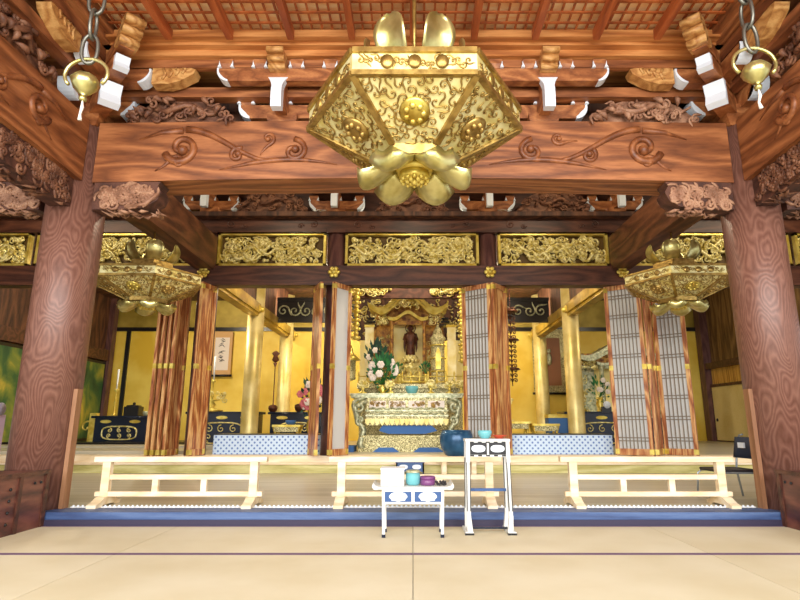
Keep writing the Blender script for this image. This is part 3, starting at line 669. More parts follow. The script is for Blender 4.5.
# ================================================================ INNER SANCTUARY
for x, y, lb in ((-3.18, 10.95, 'nearer gilt column seen through the left bay'), (-3.18, 13.7, 'farther gilt column seen through the left bay'), (3.18, 10.95, 'nearer gilt column seen through the right bay'), (3.18, 13.7, 'farther gilt column seen through the right bay')):
    b = MB(); b.lathe([(.17, .33), (.165, .6), (.16, 3.95)], 28); tag(b.build('gilt_column', 'gilt', loc=(x, y, 0)), lb, 'column', 'gilt round columns of the inner sanctuary')
for sx, sd in ((-1, 'left'), (1, 'right')):
    t = empty('gilt_beam', (sx * 3.18, 8.5, 2.87), 0, 'gilt beam running back above the %s bay' % sd, 'beam', 'gilt beams of the inner sanctuary')
    b = MB(); b.box(-.12, .12, 0, 5.6, .06, .25); b.box(-.09, .09, 0, 5.7, 0, .06); b.build('beam_body', gold('olive_beam_gold_' + sd, (140, 112, 36), (190, 158, 60), 3, .45, .4, .1), t)
    for k, yy in enumerate((2.35, 5.65)):
        b = MB(); b.box(-.14, .14, yy - .12, yy + .06, .09, .2); b.ball((-sx * .14, yy, .14), .06, 8); b.build('gilt_fitting', 'goldb', t)
    b = MB(); b.box(sx * 3.18 - .03, sx * 3.18 + .03, 8.5, 14.3, 3.13, 4.0); struct(b, 'wall_sanctuary_%s' % sd, 'darkp', 'dark panel above the %s gilt beam' % sd, 'wall')
    # carved header across the bay
    t = empty('carved_header', (sx * 2.15, 12.3, 3.0), 0, 'openwork scroll header deep inside the %s bay' % sd, 'header', 'scroll headers inside the sanctuary')
    b = MB(); b.box(-.95, .95, -.04, .04, 0, .06); b.box(-.95, .95, -.04, .04, .5, .58); b.box(-.95, .95, 0, .03, .06, .5); b.build('header_board', 'black', t)
    b = MB(); rng = random.Random(31)
    for i in range(7): b.curl(-.8 + i * .26, .27, -.03, .14, rng.uniform(0, 6), 1.2, .02, (-1) ** i, .12, 5, 14)
    b.build('scroll_carving', 'silver', t)
b = MB(); b.box(-1.25, 1.22, 9.75, 9.85, 3.0, 3.5); t = tag(b.build('altar_canopy_header', 'hollow'), 'dark carved header with gilt dragons over the main altar', 'header')
b = MB(); rng = random.Random(40); scrollwork(b, -1.2, -.35, 3.02, 3.4, 9.72, 40, .05, .1, .016, rng, .02); b.piece(); scrollwork(b, .3, 1.18, 3.02, 3.4, 9.72, 40, .05, .1, .016, rng, .02); build_each(b, 'dragon_carving', 'goldr', t)

for x0, x1, sd in ((-2.99, -1.38, 'left'), (1.34, 2.99, 'right')):
    b = MB(); b.box(x0, x1, 8.5, 9.2, .33, .61); t = tag(b.build('brocade_platform', 'brocade'), 'low platform faced in pale blue dotted brocade across the %s bay' % sd, 'platform', 'brocade faced platforms')
    b = MB(); b.box(x0, x1, 8.49, 9.2, .61, .622); b.build('platform_edge', 'black', t)

def grille(b, cx, cz, y, w, h, tr=.012):
    n = 20; b.tube([(cx + w / 2 * math.copysign(abs(math.cos(a)) ** .6, math.cos(a)), y, cz + h / 2 * math.copysign(abs(math.sin(a)) ** .6, math.sin(a))) for a in [2 * PI * i / n for i in range(n)]], tr, 5, True)
    for sx in (-1, 0, 1):
        for sz in (-1, 1):
            b.curl(cx + sx * w * .28, cz + sz * h * .2, y, h * .2, R(90) * sz, 1.1, tr * .8, 1 if sx >= 0 else -1, 0, 5, 10)
def lacquer_table(x, y, w, d, h, label, z=.33, body='lac', ov='goldb', oval_m='white', grill=True, rz=0):
    t = empty('altar_table', (x, y, z), rz, label, 'altar table', 'lacquered altar tables')
    b = MB(); b.box(-w / 2 + .05, w / 2 - .05, -d / 2 + .03, d / 2 - .03, .0, h - .05); b.build('table_body', body, t)
    b = MB(); b.box(-w / 2, w / 2, -d / 2, d / 2, h - .05, h); b.tube([(-w / 2, -d / 2, h - .025), (w / 2, -d / 2, h - .025)], .012, 5); b.build('table_top', body, t)
    b = MB(); k = max(1, int(w / .45))
    for i in range(k):
        cx = -w / 2 + w * (i + .5) / k; b.piece().prism([(cx + .12 * math.cos(a), h - .12 + .035 * math.sin(a)) for a in [PI / 8 * j for j in range(16)]], -d / 2 + .018, -d / 2 + .03)
    build_each(b, 'oval_panel', 'goldb', t)
    if grill:
        b = MB(); grille(b, 0, (h - .18) / 2, -d / 2 + .02, min(w * .6, 1.0), h - .26, .016); b.build('scroll_grille', 'goldr', t)
    return t
lacquer_table(-3.95, 11.9, 1.5, .6, .68, 'navy lacquered altar table behind the nearer gilt column in the left bay')
lacquer_table(-2.5, 12.3, 1.2, .6, .68, 'navy lacquered altar table at the right of the left bay')
lacquer_table(3.9, 11.9, 1.55, .6, .68, 'navy lacquered altar table below the green plant in the right bay')
lacquer_table(-6.3, 12.4, 1.25, .6, .54, 'dark lacquered altar table in the left aisle before the gold wall', z=.39)
b = MB(); b.box(-7.2, -4.9, 11.7, 13.2, .33, .39); tag(b.build('dais', 'black'), 'low black dais under the altar table in the left aisle', 'dais')
b = MB(); b.box(-8.3, -3.4, 8.5, 9.4, .33, .38); b.box(-8.3, -3.4, 9.8, 10.3, .33, .4); struct(b, 'trim_11', 'stage', 'low boards across the left aisle floor', 'board')

def candlestick(x, y, z, h, label, m='goldb', cm='white'):
    t = empty('candlestick', (x, y, z), 0, label, 'candlestick', 'altar candlesticks')
    b = MB(); b.lathe([(.06, 0), (.06, .015), (.02, .04), (.015, h * .25), (.035, h * .28), (.014, h * .33), (.012, h * .5), (.055, h * .55), (.05, h * .57), (0, h * .57)], 14); b.build('holder', m, t)
    b = MB(); b.lathe([(.014, h * .57), (.022, h), (0, h + .005)], 12); b.build('candle', cm, t)
def bowl(name, x, y, z, r, h, m, label, cat, lid=None, group=None):
    t = empty(name, (x, y, z), 0, label, cat, group)
    b = MB(); b.lathe([(r * .55, 0), (r * .6, h * .06), (r * .85, h * .3), (r, h * .7), (r * .96, h), (r * .9, h), (r * .92, h * .7), (r * .5, h * .12), (0, h * .1)], 24); b.build('bowl_body', m, t)
    if lid: b = MB(); b.lathe([(r * .98, h), (r * .7, h * 1.2), (r * .2, h * 1.3), (r * .15, h * 1.45), (0, h * 1.5)], 20); b.build('bowl_lid', lid, t)
    return t
def vase_flowers(x, y, z, label, vh, vr, R_, cols, seed, n=60, vm='goldb', cat='flower vase', nf=14, up=1.3):
    rng = random.Random(seed); t = empty('flower_vase', (x, y, z), 0, label, cat, 'altar flower arrangements')
    b = MB(); b.lathe([(vr * .7, 0), (vr * .8, vh * .08), (vr * .4, vh * .2), (vr, vh * .55), (vr * .6, vh * .8), (vr * .9, vh), (0, vh * .95)], 16); b.build('vase', vm, t)
    b = MB(); c = Vector((0, 0, vh + R_ * .75)); 
    for i in range(n):
        d = Vector((rng.gauss(0, 1), rng.gauss(0, .6), rng.gauss(.25, 1) * up)).normalized(); r = R_ * rng.uniform(.5, 1.05); p = c + Vector((d.x * r, d.y * r, d.z * r * up)); base = Vector((0, 0, vh))
        m_ = (p - base); side = m_.cross(Vector((0, 1, .1))).normalized() * R_ * .09; mid = base + m_ * .72
        if i % 3 == 0: b.tube([base, mid], .004, 3)
        b.add([mid, (mid + p) / 2 + side + Vector((0, -.01, 0)), p, (mid + p) / 2 - side + Vector((0, .01, 0))], [(0, 1, 2, 3)]); 
    b.build('foliage', cols[0], t)
    for i in range(nf):
        d = Vector((rng.gauss(0, 1), -abs(rng.gauss(.6, .4)), rng.gauss(0, 1))).normalized(); p = c + d * R_ * .75
        b = MB()
        for k in range(6):
            a = k * PI / 3; b.ball((p.x + .4 * R_ * .3 * math.cos(a), p.y, p.z + .4 * R_ * .3 * math.sin(a)), R_ * .11, 6, (1, .4, 1), 4)
        b.ball((p.x, p.y - R_ * .05, p.z), R_ * .06, 6, m=4); b.build('blossom', cols[1 + i % (len(cols) - 1)], t)
    return t
# left bay furnishings
def hanging_scroll(x, y, z0, z1, w, label, m, border, strokes=0, seed=1):
    t = empty('hanging_scroll', (x, y, z0), 0, label, 'hanging scroll'); h = z1 - z0; rng = random.Random(seed)
    b = MB(); b.box(-w / 2, w / 2, 0, .01, 0, h); b.build('mounting', border, t)
    b = MB(); b.box(-w * .36, w * .36, -.006, 0, h * .12, h * .86); b.build('scroll_picture', m, t)
    b = MB(); b.T = Matrix.Rotation(R(90), 4, 'Y'); b.cyl(0, 0, .03, -w / 2 - .04, w / 2 + .04, 10); b.build('roller', 'black', t)
    if strokes:
        for k in range(strokes):
            z = h * (.8 - .6 * k / strokes); b = MB()
            for q in range(3):
                a = rng.uniform(-.8, .8); xx = rng.uniform(-.04, .04); zz = z + rng.uniform(-.05, .05); b.tube([(xx - .06 * math.cos(a), -.01, zz - .05 * math.sin(a)), (xx, -.012, zz), (xx + .06 * math.cos(a), -.01, zz + .06 * math.sin(a))], [.004, .011, .003], 5)
            b.build('brush_character', 'black', t)
    return t
hanging_scroll(-5.02, 14.4, 1.98, 3.14, .52, 'beige hanging scroll of brush writing in the left bay', 'petal', 'beige', 5)
def gilt_stand(x, y, z, w, h, label, seed):
    t = empty('gilt_stand', (x, y, z), 0, label, 'altar ornament', 'gilt altar ornaments'); rng = random.Random(seed)
    b = MB(); b.lathe([(w * .35, 0), (w * .38, h * .08), (w * .1, h * .2), (w * .16, h * .35), (w * .08, h * .5), (w * .3, h * .58), (0, h * .6)], 14); b.build('pedestal', 'goldb', t)
    b = MB(); scrollwork(b, -w / 2, w / 2, h * .4, h, 0, 14, .04, .07, .012, rng, .05); b.build('scroll_ornament', 'goldr', t)
gilt_stand(-4.25, 11.75, 1.01, .7, .42, 'gilt scrolled stand on the navy table below the hanging scroll', 2)
candlestick(-4.35, 12.1, 1.01, 1.2, 'tall slim gilt candlestick near the hanging scroll in the left bay')
bowl('incense_jar', -3.05, 12.2, 1.01, .1, .12, 'statue', 'dark lidded jar between the two gilt columns of the left bay', 'jar', 'statue')
bowl('incense_jar', -2.45, 12.2, 1.01, .13, .14, 'statue', 'larger dark lidded jar right of the farther gilt column', 'jar', 'statue')
t = empty('standing_lamp', (-3.3, 13.2, .33), 0, 'slim dark standing lamp against the gold wall between the gilt columns', 'lamp')
b = MB(); b.lathe([(.1, 0), (.1, .03), (.015, .06), (.012, 1.75), (.05, 1.85), (0, 1.86)], 12); b.build('lamp_pole', 'statue', t)
b = MB(); b.lathe([(.02, 1.86), (.09, 1.92), (.05, 2.02), (.1, 2.08), (.02, 2.14)], 12); b.build('lamp_head', 'statue', t)
def offering_table(x, y, w, h, label, cloth='goldb', z=.33):
    t = empty('offering_table', (x, y, z), 0, label, 'offering table', 'small gilt offering tables')
    b = MB(); b.box(-w / 2, w / 2, -.16, .16, h - .04, h); b.build('table_top', 'goldb', t)
    for sx in (-1, 1):
        for sy in (-1, 1):
            b = MB(); b.tube([(sx * (w / 2 - .03), sy * .12, h - .04), (sx * (w / 2 - .07), sy * .12, h * .5), (sx * (w / 2), sy * .12, 0)], [.03, .018, .024], 8); b.build('leg', 'goldb', t)
    b = MB(); b.box(-w / 2 + .04, w / 2 - .04, -.15, -.13, h - .13, h - .04); b.build('apron', 'filigd', t)
offering_table(-2.35, 10.6, .52, .42, 'small gilt offering table with a blue bowl in the left bay')
bowl('offering_bowl', -2.3, 10.6, .752, .1, .08, 'blue', 'small blue bowl on the gilt table in the left bay', 'bowl')
vase_flowers(-1.95, 10.9, .33, 'dark red-leaved arrangement behind the door leaf at the right of the left bay', .7, .12, .34, ('leafd', 'pink', 'pink', 'petal'), 5, 50, up=1.6)
# left aisle table
candlestick(-6.55, 12.3, .94, 1.0, 'tall white candle on the dark table in the left aisle')
t = empty('sutra_box', (-6.15, 12.35, .93), 0, 'dark box with a small knob on the dark table in the left aisle', 'box')
b = MB(); b.box(-.16, .16, -.12, .12, 0, .2); b.build('box_body', 'black', t); b = MB(); b.lathe([(.17, .2), (.15, .23), (.03, .24), (.035, .28), (0, .3)], 4, rot=PI / 4); b.build('box_lid', 'black', t)
bowl('incense_jar', -5.85, 12.3, .93, .07, .1, 'silver', 'small pale jar beside the dark box in the left aisle', 'jar')
t = empty('reading_chair', (-7.05, 12.2, .39), 0, 'curved gilt stand at the left end of the dark table, left aisle', 'stand')
b = MB(); b.curl(0, .3, 0, .16, 0, .9, .025, 1, .1, 6, 14); b.build('curved_back', 'goldb', t); b = MB(); b.box(.08, .2, -.08, .08, 0, .6); b.build('stand_post', 'goldb', t)
# picture box on far left edge
t = empty('display_case', (-4.95, 6.2, .1), 0, 'mauve display case with a colourful flower print at the far left edge', 'case')
b = MB(); b.box(-.35, .35, -.15, .15, 0, .78); b.build('case_body', new_mat('mauve_board', (196, 168, 190), .6), t)
b = MB(); b.box(-.3, .18, -.165, -.15, .2, .72); b.build('print_panel', 'posy', t)
b = MB(); b.lathe([(0, -.4), (.07, -.4), (.07, .4), (0, .4)], 12); b.T = None
b2_ = MB(); b2_.T = Matrix.Translation((0, 0, .84)) @ Matrix.Rotation(R(90), 4, 'Y'); b2_.cyl(0, 0, .07, -.4, .4, 14); b2_.build('rounded_top', new_mat('grey_mauve', (150, 140, 156), .5), t)

# right bay furnishings
offering_table(1.95, 10.5, .42, .48, 'small gilt table with a crane picture front at the left of the right bay')
offering_table(2.42, 10.4, .5, .44, 'small gilt table right of the crane fronted one in the right bay')
b = MB(); b.box(-.28, .28, -.15, .15, 0, .55); t = tag(b.build('cloth_covered_stand', 'blue', loc=(2.98, 11.35, .33)), 'bright blue cloth-covered stand left of the nearer gilt column, right bay', 'stand')
b = MB(); b.box(-.29, .29, -.16, .16, .55, .62); b.build('stand_top', 'goldb', t)
hanging_scroll(3.56, 14.4, 1.52, 3.2, .84, 'rose-brown hanging scroll picture with pale border in the right bay', 'rose', 'filigd')
b = MB(); b.ball((3.56, 14.37, 2.4), .07, 8, (1, .3, 2.4)); b.ball((3.56, 14.37, 2.62), .06, 8, (1, .3, 1)); tag(b.build('painted_figure', 'silver'), 'small pale figure on the rose-brown scroll', 'picture')
t = empty('ornament_garland', (1.85, 10.3, 1.45), 0, 'dark gilt garland hanging at the left of the right bay', 'hanging ornament')
b = MB(); rng = random.Random(3)
b.tube([(0, 0, 0), (0, 0, 2.5)], .01, 5)
for i in range(16):
    z = .1 + i * .09; b.curl(-.06, z, 0, .05, 0, 1, .013, 1, .03, 5, 8); b.curl(.06, z, 0, .05, PI, 1, .013, -1, .03, 5, 8)
for z in (.3, .85, 1.4): b.lathe([(.16, z), (.13, z + .03), (.03, z + .05)], 12)
b.build('garland', 'statue', t)
def shrine_roof_mb(b, w, rise, th, y0, y1, drop=.12):
    """karahafu: a bell-curved gable outline pushed through in depth"""
    n = 30; top = []
    for i in range(n + 1):
        t = -1 + 2 * i / n; a = abs(t); z = rise * (math.cos(min(1, a / .72) * PI) * .5 + .5) + (drop * max(0, (a - .72) / .28) ** 1.6)
        top.append((t * w / 2, z))
    b.prism(top + [(x * .985, z - th) for x, z in top[::-1]], y0, y1)
def shrine(x, y, z, w, h, label, m1, m2, seed, name='altar_shrine'):
    t = empty(name, (x, y, z), 0, label, 'shrine'); rng = random.Random(seed)
    for sx in (-1, 1):
        for k, xx in enumerate((w * .42, w * .2)):
            b = MB(); b.lathe([(w * .035, 0), (w * .03, .05), (w * .022, .1), (w * .022, h * .62), (w * .035, h * .66), (w * .035, h * .7)], 14, (sx * xx, -.25 if k else -.15, 0)); b.build('shrine_pillar', 'shrinep' if m2 == 'goldr' else m2, t)
    b = MB(); b.box(-w * .2, w * .2, .3, .36, 0, h * .68); b.build('niche_panel', 'niche', t)
    for s in (-1, 1): b = MB(); b.box(*sorted((s * w * .2, s * w * .45)), .28, .36, 0, h * .78); b.build('side_panel', 'shrinep' if m2 == 'goldr' else m2, t); b = MB(); scrollwork(b, *sorted((s * w * .22, s * w * .41)), h * .05, h * .6, .26, 14, .05, .08, .012, rng, .01); b.build('side_carving', 'goldr', t)
    b = MB(); b.box(-w * .5, w * .5, -.4, .4, 0, .03); b.build('shrine_floor', m2, t)
    b = MB(); b.T = Matrix.Translation((0, 0, h * .8)); shrine_roof_mb(b, w, h * .2, h * .05, -.45, .35); b.T = Matrix.Translation((0, -.02, h * .76)); shrine_roof_mb(b, w * .93, h * .18, h * .035, -.44, -.3); b.build('curved_roof', m1, t)
    b = MB(); b.T = Matrix.Translation((0, -.06, h * .705)); shrine_roof_mb(b, w * .5, h * .075, h * .035, -.3, -.2, .03); b.build('inner_arch', m1, t)
    b = MB(); b.box(-w * .45, w * .45, -.25, -.15, h * .64, h * .68); b.build('cross_rail', 'shrinep' if m2 == 'goldr' else m2, t)
    b = MB(); b.box(-w * .4, w * .4, -.2, -.14, h * .66, h * .84); b.build('pediment_board', 'shrinep', t)
    b = MB(); scrollwork(b, -w * .24, w * .24, h * .78, h * .93, -.42, 16, .04, .07, .013, rng, .02)
    for s in (-1, 1): b.piece(); scrollwork(b, *sorted((s * w * .24, s * w * .46)), h * .62, h * .8, -.3, 14, .04, .07, .012, rng, .03)
    build_each(b, 'pediment_carving', 'goldr', t)
    for s in (-1, 1):
        b = MB(); xx = s * w * .46
        for q in range(3): b.box(xx - .11 + .02 * q, xx + .11 - .02 * q, -.35, -.1, h * (.62 + .035 * q), h * (.635 + .035 * q))
        b.build('stepped_bracket', 'black', t)
    b = MB(); b.ball((0, -.5, h * 1.0), h * .04, 10, (1.6, 1, 1)); b.curl(-.07, h * .99, -.46, .06, 0, 1, .014, 1); b.curl(.07, h * .99, -.46, .06, PI, 1, .014, -1); b.build('ridge_ornament', 'goldb', t)
    return t
shrine(4.85, 13.0, .891, 2.5, 1.75, 'silvery shrine with a sweeping gable behind the green plant in the right bay', 'silver', 'silver', 8)
b = MB(); b.box(3.55, 6.1, 12.6, 13.5, .33, .89); tag(b.build('altar_podium', 'lac'), 'dark base under the silvery shrine in the right bay', 'altar')
vase_flowers(3.98, 11.9, 1.01, 'green leafy plant in a gilt vase on the navy table in the right bay', .3, .09, .26, ('leaf', 'petal'), 6, 44, nf=5)
t = empty('altar_clock', (4.02, 11.66, 1.01), 0, 'small round white clock on a dark stand in the right bay', 'clock')
b = MB(); b.box(-.1, .1, -.03, .05, -.0, .1); b.build('clock_stand', 'black', t)
b = MB(); b.T = Matrix.Translation((0, -.04, .14)) @ Matrix.Rotation(R(90), 4, 'X'); b.cyl(0, 0, .075, 0, .03, 18); b.build('clock_face', 'white', t)
gilt_stand(3.55, 11.8, 1.01, .3, .5, 'small gilt scrolled stand left of the green plant in the right bay', 12)
gilt_stand(1.9, 11.6, .33, .5, 1.1, 'gilt scrolled stand below the dark garland in the right bay', 13)

# ================================================================ MAIN ALTAR
b = MB(); b.box(-1.25, 1.22, 12.0, 12.06, 2.55, 4.0); t = tag(b.build('altar_back_screen', 'darkp'), 'dark carved screen high behind the gilt shrine', 'screen')
b = MB(); scrollwork(b, -1.2, 1.2, 2.6, 3.5, 11.97, 90, .05, .1, .016, random.Random(77), .02); b.build('screen_carving', 'goldr', t)
for s in (-1, 1): b = MB(); b.box(s * 1.0 - .16, s * 1.0 + .16, 11.98, 12.0, 1.45, 2.55); b.build('screen_panel', 'niche', t)
AX = -.1
b = MB(); b.box(-.98, .9, 10.2, 11.9, .33, 1.4); b.box(-1.02, .94, 10.12, 11.9, 1.4, 1.48); t = tag(b.build('main_altar', 'filigd', loc=(0, 0, 0)), 'tall gilt altar carrying the shrine of the standing buddha figure', 'altar')
b = MB()
for z in (1.52, 1.62): b.tube([(-1.0, 10.2, z), (.92, 10.2, z)], .012, 6)
for i in range(13): b.lathe([(.012, 1.48), (.022, 1.55), (.012, 1.6), (.02, 1.68), (0, 1.72)], 8, (-1.0 + i * .16, 10.2, 0))
b.build('altar_railing', 'goldb', t)
shrine(AX, 11.2, 1.48, 1.62, 1.94, 'gilt shrine with a bell-curved gable around the standing figure', 'goldb', 'goldr', 9)
# halo disc and figure
t = empty('buddha_statue', (-.05, 11.05, 1.54), 0, 'small dark standing buddha figure on a gilt lotus pedestal inside the shrine', 'statue')
b = MB(); k = [(.02, 0), (.075, 0), (.095, .02), (.09, .1), (.085, .22), (.1, .32), (.115, .4), (.105, .46), (.05, .5), (.032, .52), (.03, .53)]
b.T = Matrix.Translation((0, 0, .55)) @ Matrix.Diagonal((1, .72, 1, 1)); b.lathe(k, 16); b.ball((0, 0, .575), .055, 12, (1, 1, 1.2), 8); b.ball((0, 0, .635), .028, 8); b.ball((0, -.05, .565), .014, 6)
for s in (-1, 1): b.tube([(s * .09, 0, .45), (s * .13, -.02, .34), (s * .10, -.1, .3 if s < 0 else .4)], [.035, .03, .016], 8); b.ball((s * .058, 0, .57), .014, 6, (.5, 1, 1.8)); b.tube([(s * .11, -.02, .34), (s * .12, .0, .18), (s * .11, 0, .08)], [.035, .025, .008], 6)
for i in range(6): b.tube([(-.09 + .0 * i, -.05, .38 - i * .055), (0, -.105, .34 - i * .055), (.09, -.05, .38 - i * .055)], .006, 5)
b.build('robed_figure', 'statue', t)
b = MB(); b.tube([(.1 * math.cos(a), .04, 1.13 + .1 * math.sin(a)) for a in [PI / 12 * i for i in range(24)]], .01, 6, True)
for i in range(12): a = PI / 6 * i; b.tube([(.05 * math.cos(a), .04, 1.13 + .05 * math.sin(a)), (.1 * math.cos(a), .04, 1.13 + .1 * math.sin(a))], .003, 4)
b.build('halo', 'statue', t)
b = MB(); rng = random.Random(2)
b.lathe([(.26, 0), (.28, .05), (.2, .09), (.1, .14), (.09, .22), (.18, .3), (.2, .34), (.1, .38), (.09, .42)], 8)
for q, (rr, zz) in enumerate(((.14, .46), (.12, .5), (.1, .53))):
    for i in range(10): a = 2 * PI * i / 10 + q * .3; b.ball((rr * math.cos(a), rr * math.sin(a), zz), .045, 6, (1, 1, 1), 4)
b.cyl(0, 0, .11, .45, .55, 16); scrollwork(b, -.27, .27, .03, .4, -.14, 22, .03, .06, .012, rng, .04); b.build('lotus_pedestal', 'goldr', t)
# things around the shrine
def garland(x, y, z0, z1, r, label, m='goldb'):
    b = MB(); n = int((z1 - z0) / (r * 1.5)); b.tube([(0, 0, 0), (0, 0, 4.0 - z0)], .006, 4)
    for i in range(n): b.ball((0, 0, (i + .5) * (z1 - z0) / n), r * (1 if i % 3 else 1.25), 8, (1, 1, .85), 5)
    for i in range(0, n, 2):
        for s in (-1, 1): b.ball((s * r * 1.1, 0, (i + .5) * (z1 - z0) / n), r * .6, 6, m=4)
    tag(b.build('bead_garland', m, loc=(x, y, z0)), label, 'garland', 'gilt bead garlands')
garland(-1.16, 9.55, 2.05, 3.15, .055, 'gilt bead garland hanging at the far left of the main altar')
garland(-1.0, 9.55, 2.2, 3.15, .05, 'gilt bead garland hanging second from the left of the main altar')
garland(.86, 9.55, 1.8, 3.15, .045, 'gilt bead garland hanging at the right of the main altar')
def hanging_lamp(x, y, z, s, label, m='goldr'):
    t = empty('hanging_shrine_lantern', (x, y, z), 0, label, 'lantern', 'small gilt lanterns at the altar')
    b = MB(); b.lathe([(.05 * s, 0), (.11 * s, .03 * s), (.1 * s, .06 * s), (.1 * s, .34 * s), (.12 * s, .36 * s)], 6); b.build('lantern_body', 'filigd', t)
    b = MB(); b.lathe([(.19 * s, .35 * s), (.12 * s, .42 * s), (.04 * s, .5 * s), (.05 * s, .55 * s), (0, .6 * s)], 6); b.build('lantern_roof', 'goldb', t)
    b = MB(); b.tube([(0, 0, .6 * s), (0, 0, .6 * s + 1.0)], .006, 5); b.build('chain', m, t)
hanging_lamp(-1.1, 9.62, 1.5, 1.0, 'small gilt hanging lantern at the lower left of the main altar')
for x, lb in ((-.86, 'left'), (.76, 'right')):
    b = MB(); b.box(-.085, .085, 0, .03, 0, 1.15); t = tag(b.build('altar_banner', gold('pale_banner_' + lb, (236, 214, 130), (252, 240, 190), 5, .5, .2, .2), loc=(x, 10.75, 1.482)), 'pale gold brocade banner hanging on the %s side of the shrine' % lb, 'banner', 'pale gold banners')
    b = MB(); b.box(-.1, .1, -.01, .04, 1.15, 1.2); b.build('banner_rod', 'goldb', t)
t = empty('gilt_pagoda', (.48, 10.6, 1.48), 0, 'tall pale gilt pagoda-shaped ornament right of the standing figure', 'altar ornament')
b = MB(); b.lathe([(.17, 0), (.17, .05), (.12, .08), (.15, .16), (.13, .2), (.13, .85), (.16, .9), (.1, .98), (.08, 1.06), (.02, 1.16), (0, 1.25)], 8); b.build('pagoda_body', 'filigd', t)
b = MB()
for z in (.25, .5, .75): b.lathe([(.14, z), (.165, z + .015), (.14, z + .03)], 8)
b.prism([(-.05, .3), (.05, .3), (.05, .6), (.0, .72), (-.05, .6)], -.15, -.12); b.build('gilt_bands', 'goldb', t)
vase_flowers(-.52, 9.58, 1.262, 'large white lily and green leaf arrangement left of the standing figure', .16, .09, .3, ('leaf', 'petal', 'petal', 'petal'), 15, 120, up=1.25, nf=12)
vase_flowers(-.7, 10.4, 1.481, 'dark pine branches rising behind the white lilies', .25, .07, .27, ('leafd', 'petal'), 16, 110, up=1.7, nf=6)
vase_flowers(-.26, 10.42, 1.481, 'small green sprig left beside the standing figure', .2, .05, .12, ('leaf', 'petal'), 17, 36, nf=0)
vase_flowers(.24, 10.42, 1.481, 'small green sprig right beside the standing figure', .2, .05, .14, ('leaf', 'petal'), 18, 44, nf=0)
# front altar table
t = empty('front_altar_table', (AX - .0, 9.45, .33), 0, 'large ornate gilt altar table with scalloped fringe below the shrine', 'altar table')
b = MB(); b.box(-.92, .92, -.28, .28, .86, .91); b.box(-.98, .98, -.3, .3, .91, .93); b.build('table_top', 'silver', t)
b = MB(); b.box(-.66, .66, -.26, .26, .42, .86); b.build('table_body', 'filigd', t)
for i in range(4):
    cx = -.48 + i * .32; b = MB(); b.box(cx - .135, cx + .135, -.285, -.26, .7, .81); t2 = b.build('carved_panel', 'petal', t)
    b = MB(); scrollwork(b, cx - .13, cx + .13, .705, .805, -.29, 9, .02, .035, .008, random.Random(i), .003, False); b.build('panel_carving', 'brassd', t2)
for z in (.64, .56):
    b = MB(); b.box(-.68, .68, -.28, -.26, z, z + .025); b.tube([(-.6 + 1.2 * i / 30, -.285, z + .05 + .012 * math.sin(i * 1.6)) for i in range(31)], .012, 5); b.build('gilt_molding', 'silver', t)
for i in range(17):
    cx = -.64 + i * .08; b = MB(); b.prism([(cx - .04, .52), (cx + .04, .52), (cx + .035, .46), (cx, .41), (cx - .035, .46)], -.295, -.275); b.build('fringe_scallop', 'gilt', t)
for s in (-1, 1):
    b = MB(); x0 = s * .78
    b.curl(x0, .72, -.26, .12, R(90), 1.2, .035, -s, .1, 7, 16); b.curl(x0 - s * .02, .5, -.26, .08, R(-90), 1.1, .03, s, .08, 7, 14)
    b.tube([(s * .66, -.24, .82), (s * .86, -.24, .7), (s * .8, -.24, .5), (s * .7, -.24, .34), (s * .76, -.24, .12), (s * .68, -.24, .0)], [.05, .06, .05, .045, .06, .05], 8); b.build('scroll_leg', 'silver', t)
b = MB(); b.box(-.74, .6, -.27, .27, .06, .22); b.box(-.78, .66, -.3, .3, .0, .06); b.box(-.76, .63, -.29, .29, .22, .26); b.build('plinth', 'filigd', t)
b = MB(); b.prism([(-.46, .33), (-.3, .28), (.3, .28), (.5, .33), (.4, .42), (-.4, .42)], -.2, .2); b.build('blue_cloth', 'blue', t)
for x0, x1 in ((-.55, -.12), (.1, .6)):
    b = MB(); b.prism([(x0, .0), (x1, .0), (x1 - .1, .07), (x0 + .1, .07)], -.33, -.3); b.build('blue_cloth', 'blue', t)
bowl('incense_burner', -.02, 9.4, 1.262, .11, .13, 'teal', 'teal ceramic incense burner in the middle of the front altar table', 'incense burner')
for i, (x, lb) in enumerate(((-.85, 'far left'), (-.38, 'left of the teal burner'), (.3, 'right of the teal burner'), (.62, 'second from the right'), (.82, 'far right'))):
    gilt_stand(x, 9.42, 1.262, .2, .24, 'small gilt ornament on the front altar table, ' + lb, 50 + i)
b = MB(); b.box(-1.2, -.95, 9.1, 9.6, .33, .42); tag(b.build('folded_cloth', 'blue'), 'blue cloth folded on the floor left of the front altar table', 'cloth')
# bell bowl on its stand
t = empty('bell_stand', (.62, 7.84, .1), 0, 'pale wooden stand under the big blue bell bowl', 'stand')
b = MB(); b.box(-.28, .28, -.18, .18, .2, .23); b.build('stand_top', 'cypress', t)
for sx in (-1, 1):
    for sy in (-1, 1): b = MB(); b.box(sx * .2 - .03, sx * .2 + .03, sy * .13 - .03, sy * .13 + .03, 0, .2); b.build('leg', 'cypress', t)
b = MB(); b.lathe([(.09, 0), (.16, .03), (.215, .12), (.235, .21), (.225, .3), (.2, .36), (.19, .36), (.21, .29), (.22, .2), (.1, .04), (0, .03)], 36); tag(b.build('bell_bowl', 'bowl', loc=(.60, 7.84, .33)), 'big round steel-blue bell bowl at the right of the main altar bay', 'bell')

